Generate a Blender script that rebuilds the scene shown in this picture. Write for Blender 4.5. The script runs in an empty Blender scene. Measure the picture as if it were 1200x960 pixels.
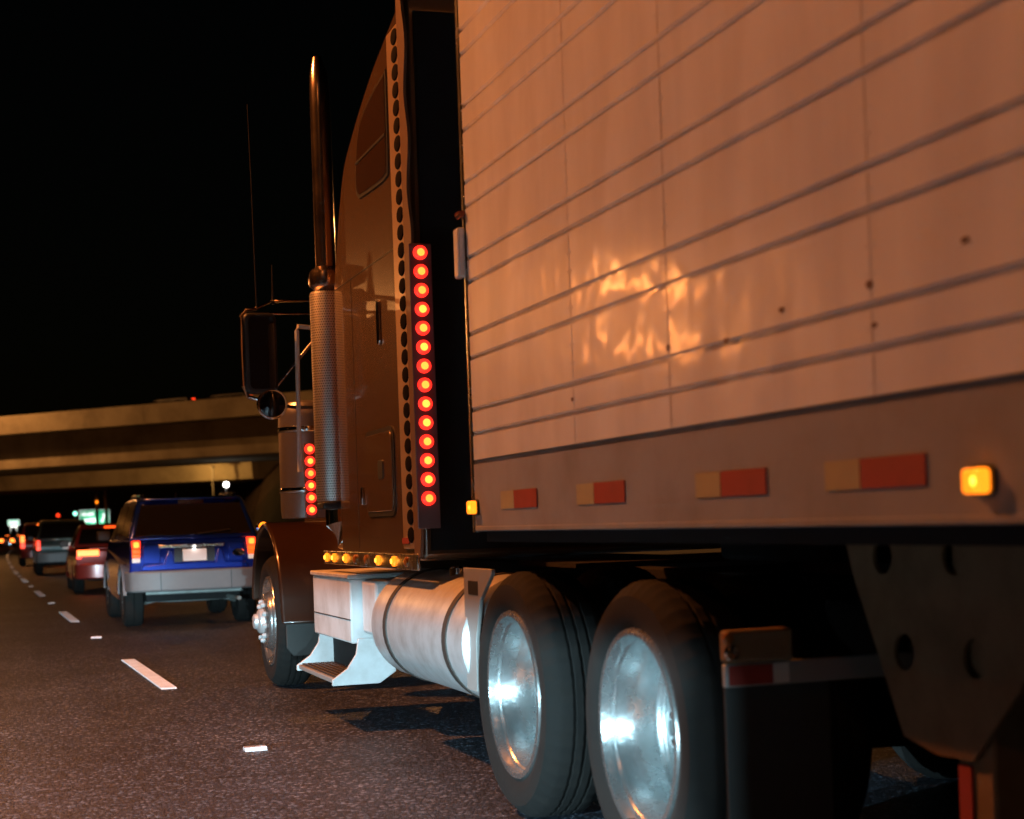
import bpy, bmesh, math, random
from mathutils import Vector, Matrix
random.seed(7)
PI = math.pi
sc = bpy.context.scene
COL = sc.collection

# ------------------------------------------------------------------ camera
cam_d = bpy.data.cameras.new('camera')
cam = bpy.data.objects.new('camera', cam_d); COL.objects.link(cam)
cam_d.sensor_width = 36.0
cam_d.lens = 1905.0 / 1200.0 * 36.0
cam_d.clip_start = 0.05; cam_d.clip_end = 6000
ROLL = 0.035
YAW = math.atan(610 / 1905.0)
cam.location = (0, 0, 1.19)
cam.rotation_mode = 'QUATERNION'
cam.rotation_quaternion = (Matrix.Rotation(-YAW, 3, 'Z') @ Matrix.Rotation(PI / 2, 3, 'X') @ Matrix.Rotation(-ROLL, 3, 'Z')).to_quaternion()
cam_d.shift_y = (630 - ROLL * 610 - 480) / 1200.0
cam_d.dof.use_dof = True
cam_d.dof.focus_distance = 9.3
cam_d.dof.aperture_fstop = 2.8
sc.camera = cam
sc.render.resolution_x = 1024; sc.render.resolution_y = 819

# ------------------------------------------------------------------ night sky, faint moon, exposure
w = bpy.data.worlds.new('World'); sc.world = w; w.use_nodes = True
nt = w.node_tree
sky = nt.nodes.new('ShaderNodeTexSky'); sky.sky_type = 'NISHITA'; sky.sun_disc = False
SUN_EL, SUN_ROT = math.radians(2.0), math.radians(200)
sky.sun_elevation = SUN_EL; sky.sun_rotation = SUN_ROT
bg = nt.nodes['Background']; bg.inputs['Strength'].default_value = 0.0004
nt.links.new(sky.outputs[0], bg.inputs[0])
sd = bpy.data.lights.new('moon', 'SUN'); sd.energy = 0.002; sd.angle = math.radians(0.5); sd.color = (1, .93, .85)
so = bpy.data.objects.new('moon', sd); COL.objects.link(so)
so.rotation_euler = (math.radians(60), 0, math.radians(-20))
sc.view_settings.view_transform = 'Standard'; sc.view_settings.look = 'None'
sc.view_settings.exposure = 0; sc.view_settings.gamma = 1; sc.view_settings.use_curve_mapping = False
sc.render.engine = 'CYCLES'
sc.cycles.use_denoising = True
sc.cycles.max_bounces = 6
sc.cycles.sample_clamp_indirect = 4

SODIUM = (1.0, 0.275, 0.056)
HEADLIGHT = (0.54, 0.86, 1.0)

# ------------------------------------------------------------------ materials
MAT = {}
def mat(name, base=(.5, .5, .5), rough=.5, metal=0., coat=0., emit=None, es=0., noise=None, bump=None, spec=.5, trans=0., flake=0.):
    """noise = (scale, amount, colour) stains/wear; bump = (scale, strength, distance)"""
    if name in MAT: return MAT[name]
    m = bpy.data.materials.new(name); m.use_nodes = True; n = m.node_tree.nodes; l = m.node_tree.links
    p = n['Principled BSDF']
    p.inputs['Base Color'].default_value = (*base, 1); p.inputs['Roughness'].default_value = rough
    p.inputs['Metallic'].default_value = metal; p.inputs['Coat Weight'].default_value = coat
    p.inputs['Coat Roughness'].default_value = .06
    p.inputs['Specular IOR Level'].default_value = spec
    if trans: p.inputs['Transmission Weight'].default_value = trans
    if emit:
        p.inputs['Emission Color'].default_value = (*emit, 1); p.inputs['Emission Strength'].default_value = es
    if emit and es > 1 and 'lens_lit' not in name:
        oi = n.new('ShaderNodeObjectInfo'); vr = n.new('ShaderNodeMapRange'); vr.inputs[3].default_value = es * .72; vr.inputs[4].default_value = es * 1.18
        l.new(oi.outputs['Random'], vr.inputs[0]); l.new(vr.outputs[0], p.inputs['Emission Strength'])
    tc = n.new('ShaderNodeTexCoord')
    if noise:
        s, amt, col2 = noise
        t = n.new('ShaderNodeTexNoise'); t.inputs['Scale'].default_value = s; t.inputs['Detail'].default_value = 7; t.inputs['Roughness'].default_value = .62
        l.new(tc.outputs['Object'], t.inputs['Vector'])
        r = n.new('ShaderNodeValToRGB'); r.color_ramp.elements[0].position = .42; r.color_ramp.elements[1].position = .72
        l.new(t.outputs['Fac'], r.inputs['Fac'])
        mu = n.new('ShaderNodeMath'); mu.operation = 'MULTIPLY'; mu.inputs[1].default_value = amt
        l.new(r.outputs['Color'], mu.inputs[0])
        mx = n.new('ShaderNodeMix'); mx.data_type = 'RGBA'
        mx.inputs[6].default_value = (*base, 1); mx.inputs[7].default_value = (*col2, 1)
        l.new(mu.outputs[0], mx.inputs[0]); l.new(mx.outputs[2], p.inputs['Base Color'])
        mr = n.new('ShaderNodeMapRange'); mr.inputs[3].default_value = max(rough - .05, .02); mr.inputs[4].default_value = min(rough + .18, 1)
        l.new(t.outputs['Fac'], mr.inputs[0]); l.new(mr.outputs[0], p.inputs['Roughness'])
    if bump:
        s, st, di = bump
        t2 = n.new('ShaderNodeTexNoise'); t2.inputs['Scale'].default_value = s; t2.inputs['Detail'].default_value = 3
        l.new(tc.outputs['Object'], t2.inputs['Vector'])
        b = n.new('ShaderNodeBump'); b.inputs['Strength'].default_value = st; b.inputs['Distance'].default_value = di
        l.new(t2.outputs['Fac'], b.inputs['Height']); l.new(b.outputs[0], p.inputs['Normal'])
    MAT[name] = m
    return m

def mat_asphalt():
    m = bpy.data.materials.new('asphalt'); m.use_nodes = True; n = m.node_tree.nodes; l = m.node_tree.links; p = n['Principled BSDF']
    tc = n.new('ShaderNodeTexCoord')
    v = n.new('ShaderNodeTexVoronoi'); v.inputs['Scale'].default_value = 66; l.new(tc.outputs['Object'], v.inputs['Vector'])
    v2 = n.new('ShaderNodeTexNoise'); v2.inputs['Scale'].default_value = 150; v2.inputs['Detail'].default_value = 2; l.new(tc.outputs['Object'], v2.inputs['Vector'])
    big = n.new('ShaderNodeTexNoise'); big.inputs['Scale'].default_value = .6; big.inputs['Detail'].default_value = 5; l.new(tc.outputs['Object'], big.inputs['Vector'])
    # aggregate: each cell its own grey, a few pale stones
    r = n.new('ShaderNodeValToRGB'); cr = r.color_ramp
    cr.elements[0].position = .0; cr.elements[0].color = (.014, .015, .016, 1)
    cr.elements[1].position = 1; cr.elements[1].color = (.29, .34, .42, 1)
    for pos, c in ((.45, .033), (.72, .05), (.86, .085)):
        e = cr.elements.new(pos); e.color = (c * .78, c * .98, c * 1.45, 1)
    sep = n.new('ShaderNodeSeparateColor'); l.new(v.outputs['Color'], sep.inputs[0]); l.new(sep.outputs[0], r.inputs['Fac'])
    mr = n.new('ShaderNodeMapRange'); mr.inputs[1].default_value = .3; mr.inputs[2].default_value = .7; mr.inputs[3].default_value = .6; mr.inputs[4].default_value = 1.25
    l.new(big.outputs['Fac'], mr.inputs[0])
    mx = n.new('ShaderNodeVectorMath'); mx.operation = 'SCALE'; l.new(r.outputs['Color'], mx.inputs[0]); l.new(mr.outputs[0], mx.inputs['Scale'])
    mp = n.new('ShaderNodeMapping'); mp.inputs['Scale'].default_value = (1.1, .035, 1); l.new(tc.outputs['Object'], mp.inputs['Vector'])
    tr_ = n.new('ShaderNodeTexNoise'); tr_.inputs['Scale'].default_value = 1; tr_.inputs['Detail'].default_value = 3; l.new(mp.outputs[0], tr_.inputs['Vector'])
    tm = n.new('ShaderNodeMapRange'); tm.inputs[1].default_value = .35; tm.inputs[2].default_value = .65; tm.inputs[3].default_value = .7; tm.inputs[4].default_value = 1.2; l.new(tr_.outputs['Fac'], tm.inputs[0])
    wn = n.new('ShaderNodeTexNoise'); wn.inputs['Scale'].default_value = 1.3; wn.inputs['Detail'].default_value = 4; l.new(tc.outputs['Object'], wn.inputs['Vector'])
    wa_ = n.new('ShaderNodeMix'); wa_.data_type = 'VECTOR'; wa_.inputs[0].default_value = .22; l.new(tc.outputs['Object'], wa_.inputs[4]); l.new(wn.outputs['Color'], wa_.inputs[5])
    ck = n.new('ShaderNodeTexVoronoi'); ck.feature = 'DISTANCE_TO_EDGE'; ck.inputs['Scale'].default_value = .28; l.new(wa_.outputs[1], ck.inputs['Vector'])
    cm_ = n.new('ShaderNodeMapRange'); cm_.inputs[1].default_value = .002; cm_.inputs[2].default_value = .005; cm_.inputs[3].default_value = .45; cm_.inputs[4].default_value = 1; l.new(ck.outputs['Distance'], cm_.inputs[0])
    mm = n.new('ShaderNodeMath'); mm.operation = 'MULTIPLY'; l.new(tm.outputs[0], mm.inputs[0]); l.new(cm_.outputs[0], mm.inputs[1])
    m2 = n.new('ShaderNodeVectorMath'); m2.operation = 'SCALE'; l.new(mx.outputs[0], m2.inputs[0]); l.new(mm.outputs[0], m2.inputs['Scale'])
    l.new(m2.outputs[0], p.inputs['Base Color'])
    p.inputs['Roughness'].default_value = .5
    b = n.new('ShaderNodeBump'); b.inputs['Strength'].default_value = .9; b.inputs['Distance'].default_value = .006
    ad = n.new('ShaderNodeMath'); ad.operation = 'SUBTRACT'; l.new(v2.outputs['Fac'], ad.inputs[0]); l.new(v.outputs['Distance'], ad.inputs[1])
    l.new(ad.outputs[0], b.inputs['Height']); l.new(b.outputs[0], p.inputs['Normal'])
    return m

def mat_panel():
    """white painted aluminium sheet: slightly oil-canned, glossy, with faint grime streaks"""
    m = bpy.data.materials.new('trailer_white'); m.use_nodes = True; n = m.node_tree.nodes; l = m.node_tree.links; p = n['Principled BSDF']
    tc = n.new('ShaderNodeTexCoord')
    mp = n.new('ShaderNodeMapping'); mp.inputs['Scale'].default_value = (1, 3, .7); l.new(tc.outputs['Object'], mp.inputs['Vector'])
    st = n.new('ShaderNodeTexNoise'); st.inputs['Scale'].default_value = 1.6; st.inputs['Detail'].default_value = 6; l.new(mp.outputs[0], st.inputs['Vector'])
    r = n.new('ShaderNodeValToRGB'); r.color_ramp.elements[0].position = .35; r.color_ramp.elements[0].color = (.72, .70, .68, 1)
    r.color_ramp.elements[1].position = .62; r.color_ramp.elements[1].color = (.81, .80, .78, 1)
    l.new(st.outputs['Fac'], r.inputs['Fac']); l.new(r.outputs['Color'], p.inputs['Base Color'])
    p.inputs['Roughness'].default_value = .24; p.inputs['Specular IOR Level'].default_value = .5
    p.inputs['Coat Weight'].default_value = .5; p.inputs['Coat Roughness'].default_value = .10
    t2 = n.new('ShaderNodeTexNoise'); t2.inputs['Scale'].default_value = 3.6; t2.inputs['Detail'].default_value = 2; l.new(tc.outputs['Object'], t2.inputs['Vector'])
    b = n.new('ShaderNodeBump'); b.inputs['Strength'].default_value = .2; b.inputs['Distance'].default_value = .03
    l.new(t2.outputs['Fac'], b.inputs['Height']); l.new(b.outputs[0], p.inputs['Normal']); l.new(b.outputs[0], p.inputs['Coat Normal'])
    return m

def mat_perforated():
    """polished heat shield with rows of punched slots (fine relief)"""
    m = bpy.data.materials.new('perforated_steel'); m.use_nodes = True; n = m.node_tree.nodes; l = m.node_tree.links; p = n['Principled BSDF']
    tc = n.new('ShaderNodeTexCoord'); sx = n.new('ShaderNodeSeparateXYZ'); l.new(tc.outputs['Object'], sx.inputs[0])
    at = n.new('ShaderNodeMath'); at.operation = 'ARCTAN2'; l.new(sx.outputs[1], at.inputs[0]); l.new(sx.outputs[0], at.inputs[1])
    def frac(src, mul, off=None):
        a = n.new('ShaderNodeMath'); a.operation = 'MULTIPLY'; a.inputs[1].default_value = mul; l.new(src, a.inputs[0]); s = a.outputs[0]
        if off is not None:
            ad = n.new('ShaderNodeMath'); ad.operation = 'ADD'; l.new(s, ad.inputs[0]); l.new(off, ad.inputs[1]); s = ad.outputs[0]
        f = n.new('ShaderNodeMath'); f.operation = 'FRACT'; l.new(s, f.inputs[0])
        c = n.new('ShaderNodeMath'); c.operation = 'SUBTRACT'; c.inputs[1].default_value = .5; l.new(f.outputs[0], c.inputs[0])
        return c.outputs[0]
    row = n.new('ShaderNodeMath'); row.operation = 'MULTIPLY'; row.inputs[1].default_value = 64; l.new(sx.outputs[2], row.inputs[0])
    fl = n.new('ShaderNodeMath'); fl.operation = 'FLOOR'; l.new(row.outputs[0], fl.inputs[0])
    hf = n.new('ShaderNodeMath'); hf.operation = 'MULTIPLY'; hf.inputs[1].default_value = .5; l.new(fl.outputs[0], hf.inputs[0])
    u = frac(at.outputs[0], 44 / (2 * PI), hf.outputs[0]); v = frac(sx.outputs[2], 64)
    u2 = n.new('ShaderNodeMath'); u2.operation = 'MULTIPLY'; l.new(u, u2.inputs[0]); l.new(u, u2.inputs[1])
    v2 = n.new('ShaderNodeMath'); v2.operation = 'MULTIPLY'; l.new(v, v2.inputs[0]); l.new(v, v2.inputs[1])
    s = n.new('ShaderNodeMath'); s.operation = 'ADD'; l.new(u2.outputs[0], s.inputs[0]); l.new(v2.outputs[0], s.inputs[1])
    lt = n.new('ShaderNodeMath'); lt.operation = 'LESS_THAN'; lt.inputs[1].default_value = .055; l.new(s.outputs[0], lt.inputs[0])
    mx = n.new('ShaderNodeMix'); mx.data_type = 'RGBA'; mx.inputs[6].default_value = (.86, .84, .82, 1); mx.inputs[7].default_value = (.015, .014, .013, 1)
    l.new(lt.outputs[0], mx.inputs[0]); l.new(mx.outputs[2], p.inputs['Base Color'])
    iv = n.new('ShaderNodeMath'); iv.operation = 'SUBTRACT'; iv.inputs[0].default_value = 1; l.new(lt.outputs[0], iv.inputs[1]); l.new(iv.outputs[0], p.inputs['Metallic'])
    p.inputs['Roughness'].default_value = .42
    return m

M = {}
M['asphalt'] = mat_asphalt()
M['panel'] = mat_panel()
M['perf'] = mat_perforated()
M['soil'] = mat('dry_grass_soil', (.06, .055, .035), .95, noise=(.4, .7, (.035, .04, .02)), bump=(3, .6, .1))
M['linepaint'] = mat('road_paint', (.74, .80, .85), .55, noise=(6, .5, (.45, .46, .47)))
M['reflector'] = mat('reflector_white', (.85, .86, .9), .25, coat=.5)
M['rail'] = mat('trailer_rail', (.27, .255, .245), .6, .0, noise=(3, .7, (.19, .17, .155)), bump=(2, .08, .01), spec=.3)
M['black'] = mat('black_paint', (.012, .012, .012), .45)
M['chassis'] = mat('chassis_black', (.010, .010, .011), .8, noise=(8, .4, (.025, .02, .016)), spec=.25)
M['rubber'] = mat('tyre_rubber', (.007, .0065, .006), .85, noise=(14, .5, (.014, .0115, .0095)), spec=.3)
M['softrubber'] = mat('mudflap_rubber', (.04, .04, .039), .8, noise=(6, .5, (.035, .033, .03)), spec=.25)
M['rim'] = mat('polished_aluminium', (.47, .51, .52), .20, .92, noise=(10, .45, (.38, .39, .38)))
def ringed(m, scale, st):
    n = m.node_tree.nodes; l = m.node_tree.links; tc = n.new('ShaderNodeTexCoord'); wv = n.new('ShaderNodeTexWave')
    wv.wave_type = 'RINGS'; wv.rings_direction = 'X'; wv.inputs['Scale'].default_value = scale; wv.inputs['Distortion'].default_value = 1.5; wv.inputs['Detail'].default_value = 3
    l.new(tc.outputs['Object'], wv.inputs['Vector']); b = n.new('ShaderNodeBump'); b.inputs['Strength'].default_value = st; b.inputs['Distance'].default_value = .004
    l.new(wv.outputs['Fac'], b.inputs['Height']); l.new(b.outputs[0], n['Principled BSDF'].inputs['Normal'])
ringed(M['rim'], 22, .35)
M['chrome'] = mat('chrome', (.86, .86, .87), .07, 1.)
M['hubmetal'] = mat('dull_hub_aluminium', (.55, .56, .57), .38, .6, noise=(12, .4, (.35, .34, .33)))
M['cleaner'] = mat('brushed_canister', (.30, .28, .28), .30, .8, noise=(5, .4, (.20, .18, .17)))
M['stackchrome'] = mat('heated_chrome', (.42, .34, .29), .17, 1., noise=(4, .4, (.28, .19, .15)))
M['stainless'] = mat('stainless_steel', (.72, .71, .69), .2, 1., noise=(6, .3, (.5, .5, .48)), bump=(5, .1, .01))
M['tank'] = mat('brushed_tank_aluminium', (.66, .68, .70), .36, .55, noise=(5, .75, (.34, .32, .30)), bump=(30, .05, .003))
M['whitebox'] = mat('white_painted_metal', (.62, .63, .64), .4, noise=(4, .7, (.36, .33, .30)))
M['seam'] = mat('seam_sealant', (.56, .53, .50), .6, noise=(2.2, .9, (.30, .24, .19)))
M['strap'] = mat('tank_strap', (.045, .035, .03), .6, .2)
M['brown'] = mat('brown_metallic_paint', (.15, .088, .047), .26, .4, coat=1., bump=(1.6, .08, .03))
M['fenderbrown'] = mat('dark_brown_paint', (.035, .015, .009), .3, .2, coat=.8)
M['trim'] = mat('corner_trim', (.55, .40, .26), .3, .6, bump=(3, .15, .02))
M['extender'] = mat('brown_extender', (.13, .07, .04), .45)
M['darkglass'] = mat('dark_glass', (.012, .011, .010), .08, coat=.3)
M['sleeperglass'] = mat('sleeper_glass', (.05, .028, .016), .14, coat=.6)
M['darklens'] = mat('unlit_dark_lens', (.003, .002, .002), .9, spec=.05)
M['redplate'] = mat('lamp_strip_plate', (.16, .10, .10), .45, .3)
M['redlens'] = mat('red_lens_lit', (.5, .02, .02), .3, emit=(1, .022, .012), es=2.2)
M['redcore'] = mat('red_bulb_lit', (1, .3, .1), .3, emit=(1, .17, .02), es=5.0)
M['amber'] = mat('amber_lamp_lit', (.8, .35, .05), .3, emit=(1, .22, .008), es=2.4)
M['ambercore'] = mat('amber_bulb_lit', (1, .6, .2), .3, emit=(1, .36, .03), es=5)
M['amberoff'] = mat('amber_lens_unlit', (.35, .12, .02), .2, coat=.5)
M['redtape'] = mat('red_reflective_tape', (.30, .026, .016), .55, noise=(8, .5, (.20, .03, .02)))
M['darkred'] = mat('unlit_red_lens', (.12, .008, .006), .2, coat=.5)
M['yeltape'] = mat('aged_white_tape', (.36, .28, .13), .6, noise=(8, .5, (.29, .23, .14)))
M['whitetape'] = mat('white_reflective_tape', (.7, .7, .68), .35)
M['gusset'] = mat('weathered_bracket', (.20, .13, .07), .7, noise=(5, .7, (.10, .06, .03)), spec=.25)
M['steelgrey'] = mat('galvanised_grey', (.36, .36, .35), .5, .4)
M['concrete'] = mat('bridge_concrete', (.38, .34, .25), .85, noise=(.5, .9, (.19, .165, .12)), bump=(4, .3, .03))
M['slope'] = mat('slope_paving', (.04, .022, .016), .9, noise=(.8, .6, (.025, .014, .010)))
M['sign_green'] = mat('sign_green', (.0, .22, .10), .5)
M['sign_white'] = mat('sign_white', (.8, .8, .8), .5)
M['blue'] = mat('blue_metallic_paint', (.006, .03, .32), .22, .5, coat=1.)
M['redpaint'] = mat('dark_red_paint', (.26, .03, .022), .3, .15, coat=1.)
M['greenpaint'] = mat('dark_teal_paint', (.045, .085, .085), .32, .2, coat=1.)
M['maroonpaint'] = mat('maroon_paint', (.16, .015, .012), .3, .15, coat=1.)
M['charpaint'] = mat('charcoal_paint', (.03, .03, .033), .3, .2, coat=1.)
M['greyclad'] = mat('grey_bumper_plastic', (.15, .147, .15), .48, noise=(7, .3, (.22, .21, .21)))
M['tealclad'] = mat('teal_grey_plastic', (.15, .18, .19), .45)
M['caraxle'] = mat('underbody_steel', (.22, .24, .23), .5, .4, noise=(9, .5, (.12, .10, .08)))
M['tailred'] = mat('tail_red_lit', (.6, .02, .02), .3, emit=(1, .045, .01), es=2.6)
M['tailhot'] = mat('tail_brake_lit', (.8, .2, .05), .3, emit=(1, .17, .02), es=4.5)
M['tailorange'] = mat('tail_orange_lit', (.7, .2, .02), .3, emit=(1, .085, .008), es=1.7)
M['tailwhite'] = mat('reverse_lens', (.75, .72, .7), .2, coat=.6, emit=(1, .85, .7), es=.35)
M['plate'] = mat('licence_plate', (.85, .85, .83), .45)
M['whitelamp'] = mat('white_lamp_lit', (1, 1, 1), .3, emit=(1, .98, .92), es=14)
M['headlens'] = mat('headlamp_lens_lit', (.9, .9, .9), .1, emit=(.8, .95, 1), es=.4)
M['greenlamp'] = mat('green_signal_lit', (.1, .6, .4), .3, emit=(.3, 1, .7), es=5)
M['sodiumlens'] = mat('sodium_lens_lit', (1, .7, .3), .3, emit=(1, .50, .16), es=45)
M['pole'] = mat('lamp_pole_steel', (.30, .29, .27), .5, .4)
M['rust'] = mat('rust_stain', (.15, .085, .05), .8)
M['mirrorback'] = mat('mirror_glass', (.02, .02, .022), .04, .6)

# ------------------------------------------------------------------ mesh helpers
WP = {}          # world position of each object at build time
class B:
    def __init__(s): s.bm = bmesh.new()
    def box(s, x0, x1, y0, y1, z0, z1):
        v = [s.bm.verts.new(p) for p in ((x0, y0, z0), (x1, y0, z0), (x1, y1, z0), (x0, y1, z0), (x0, y0, z1), (x1, y0, z1), (x1, y1, z1), (x0, y1, z1))]
        for f in ((3, 2, 1, 0), (4, 5, 6, 7), (0, 1, 5, 4), (1, 2, 6, 5), (2, 3, 7, 6), (3, 0, 4, 7)): s.bm.faces.new([v[i] for i in f])
        return s
    def prism(s, pts, axis, a, b, fx=None):
        """pts 2-D polygon; axis 'X': (y,z), 'Y': (x,z), 'Z': (x,y); fx(p, end) may shift the extrusion coordinate"""
        def P(p, t):
            if fx: t = fx(p, t)
            return {'X': (t, p[0], p[1]), 'Y': (p[0], t, p[1]), 'Z': (p[0], p[1], t)}[axis]
        v0 = [s.bm.verts.new(P(p, a)) for p in pts]; v1 = [s.bm.verts.new(P(p, b)) for p in pts]
        n = len(pts)
        s.bm.faces.new(v0); s.bm.faces.new(v1[::-1])
        for i in range(n): s.bm.faces.new((v0[i], v1[i], v1[(i + 1) % n], v0[(i + 1) % n]))
        return s
    def lathe(s, prof, axis, c, seg=32, closed=False):
        """prof list of (t, r) along the axis"""
        rings = []
        for t, r in prof:
            ring = []
            for i in range(seg):
                a = 2 * PI * i / seg; u, v = r * math.cos(a), r * math.sin(a)
                p = {'X': (t, u, v), 'Y': (u, t, v), 'Z': (u, v, t)}[axis]
                ring.append(s.bm.verts.new((c[0] + p[0], c[1] + p[1], c[2] + p[2])))
            rings.append(ring)
        pairs = list(zip(rings, rings[1:])) + ([(rings[-1], rings[0])] if closed else [])
        for a, b in pairs:
            for i in range(seg): s.bm.faces.new((a[i], a[(i + 1) % seg], b[(i + 1) % seg], b[i]))
        if not closed:
            s.bm.faces.new(rings[0][::-1]); s.bm.faces.new(rings[-1])
        return s
    def tube(s, path, r, seg=10):
        path = [Vector(p) for p in path]; rings = []
        rr = r if isinstance(r, (list, tuple)) else [r] * len(path)
        for i, p in enumerate(path):
            d = (path[min(i + 1, len(path) - 1)] - path[max(i - 1, 0)]).normalized()
            up = Vector((0, 0, 1)) if abs(d.z) < .95 else Vector((0, 1, 0))
            a = d.cross(up).normalized(); b = d.cross(a).normalized()
            rings.append([s.bm.verts.new(p + rr[i] * (a * math.cos(2 * PI * k / seg) + b * math.sin(2 * PI * k / seg))) for k in range(seg)])
        for a, b in zip(rings, rings[1:]):
            for i in range(seg): s.bm.faces.new((a[i], a[(i + 1) % seg], b[(i + 1) % seg], b[i]))
        s.bm.faces.new(rings[0]); s.bm.faces.new(rings[-1][::-1])
        return s
    def holed(s, outer, holes, a, b):
        """plate in the YZ plane with holes, from x=a to x=b"""
        loops = [outer] + holes; ed = []
        for lp in loops:
            v = [s.bm.verts.new((a, p[0], p[1])) for p in lp]
            ed += [s.bm.edges.new((v[i], v[(i + 1) % len(v)])) for i in range(len(v))]
        r = bmesh.ops.triangle_fill(s.bm, edges=ed, use_beauty=True, use_dissolve=False)
        fs = [g for g in r['geom'] if isinstance(g, bmesh.types.BMFace)]
        e = bmesh.ops.extrude_face_region(s.bm, geom=fs)
        bmesh.ops.translate(s.bm, verts=[g for g in e['geom'] if isinstance(g, bmesh.types.BMVert)], vec=(b - a, 0, 0))
        return s
    def quad(s, pts):
        s.bm.faces.new([s.bm.verts.new(p) for p in pts]); return s

def arc(cx, cz, r, a0, a1, n):
    return [(cx + r * math.cos(a0 + (a1 - a0) * i / n), cz + r * math.sin(a0 + (a1 - a0) * i / n)) for i in range(n + 1)]
def spline(pts, k=6):
    out = []
    P = [pts[0]] + list(pts) + [pts[-1]]
    for i in range(1, len(P) - 2):
        p0, p1, p2, p3 = P[i - 1], P[i], P[i + 1], P[i + 2]
        for j in range(k):
            t = j / k
            out.append(tuple(.5 * (2 * b + (c - a) * t + (2 * a - 5 * b + 4 * c - d) * t * t + (3 * b - a - 3 * c + d) * t ** 3) for a, b, c, d in zip(p0, p1, p2, p3)))
    return out + [tuple(pts[-1])]
def rrect(u0, u1, v0, v1, r, n=4):
    return arc(u1 - r, v1 - r, r, 0, PI / 2, n) + arc(u0 + r, v1 - r, r, PI / 2, PI, n) + arc(u0 + r, v0 + r, r, PI, 1.5 * PI, n) + arc(u1 - r, v0 + r, r, 1.5 * PI, 2 * PI, n)

def link(o, parent, loc):
    COL.objects.link(o)
    if parent is not None:
        o.parent = parent; o.location = Vector(loc) - Vector(WP[parent])
    else: o.location = loc
    WP[o] = Vector(loc)
    return o
def mesh_of(name, b, material, loc=(0, 0, 0), smooth=35):
    bmesh.ops.recalc_face_normals(b.bm, faces=b.bm.faces)
    me = bpy.data.meshes.new(name)
    if tuple(loc) != (0, 0, 0): bmesh.ops.translate(b.bm, verts=b.bm.verts, vec=-Vector(loc))
    if smooth:
        for f in b.bm.faces: f.smooth = True
    b.bm.to_mesh(me); b.bm.free()
    if smooth: me.set_sharp_from_angle(angle=math.radians(smooth))
    me.materials.append(M[material] if isinstance(material, str) else material)
    return me
def mk(name, b, material, parent=None, loc=None, bevel=0, seg=2, smooth=35):
    """b holds world coordinates; the object's origin sits at loc (default: its parent's origin)"""
    loc = Vector(loc) if loc is not None else (WP[parent].copy() if parent is not None else Vector((0, 0, 0)))
    o = bpy.data.objects.new(name, mesh_of(name, b, material, loc, smooth))
    link(o, parent, loc)
    if bevel:
        md = o.modifiers.new('bevel', 'BEVEL'); md.width = bevel; md.segments = seg; md.limit_method = 'ANGLE'; md.angle_limit = math.radians(32); md.harden_normals = False
    return o
def share(name, me, parent, loc):
    return link(bpy.data.objects.new(name, me), parent, loc)
def thing(name, label, cat, loc=(0, 0, 0), group=None):
    o = bpy.data.objects.new(name, None); o.empty_display_size = .3
    link(o, None, loc); o['label'] = label; o['category'] = cat
    if group: o['group'] = group
    return o
def tag(o, label, cat, group=None):
    o['label'] = label; o['category'] = cat
    if group: o['group'] = group
    return o
def structure(o): o['kind'] = 'structure'; return o
def stuff(o): o['kind'] = 'stuff'; return o
def copy_tree(o, parent, dloc):
    c = o.copy(); COL.objects.link(c); c.parent = parent
    c.location = o.location + Vector(dloc)
    for ch in o.children: copy_tree(ch, c, (0, 0, 0))
    return c
def lamp(kind, name, energy, color, loc, parent, **kw):
    d = bpy.data.lights.new(name, kind); d.energy = energy; d.color = color
    o = bpy.data.objects.new(name, d); link(o, parent, loc)
    for k, v in kw.items():
        if k == 'aim':
            o.rotation_mode = 'QUATERNION'; o.rotation_quaternion = (Vector(v) - Vector(loc)).to_track_quat('-Z', 'Y')
        elif k == 'scale': o.scale = v
        else: setattr(d, k, v)
    return o

# ------------------------------------------------------------------ ground, road and markings
LANE = spline([(1.42, -40), (1.42, 0), (1.32, 8), (1.22, 13), (1.09, 19.5), (1.0, 26), (.88, 36), (.78, 46), (.71, 56), (.70, 66), (.72, 80), (.80, 98), (1.05, 118), (1.75, 149), (4.0, 200), (9.5, 270), (24, 380), (52, 500)], 8)
def lane_x(y):
    for (x0, y0), (x1, y1) in zip(LANE, LANE[1:]):
        if y0 <= y <= y1: return x0 + (x1 - x0) * (y - y0) / (y1 - y0)
    return LANE[-1][0] if y > LANE[-1][1] else LANE[0][0]
def strip(b, off0, off1, y0, y1, z, step=4.):
    n = max(1, int((y1 - y0) / step)); prev = None
    for i in range(n + 1):
        y = y0 + (y1 - y0) * i / n; c = lane_x(y)
        cur = (b.bm.verts.new((c + off0, y, z)), b.bm.verts.new((c + off1, y, z)))
        if prev: b.bm.faces.new((prev[0], prev[1], cur[1], cur[0]))
        prev = cur
    return b
b = B(); b.quad([(-2500, -800, -.06), (2500, -800, -.06), (2500, 4000, -.06), (-2500, 4000, -.06)])
structure(mk('ground', b, 'soil'))
road = structure(mk('road', strip(B(), -12.2, 13.0, -40, 500, 0), 'asphalt'))
mk('edge_line', strip(B(), -7.55, -7.43, -40, 500, .004), 'linepaint', road)
mk('edge_line', strip(B(), 7.4, 7.52, -40, 500, .004), 'linepaint', road)
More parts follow.
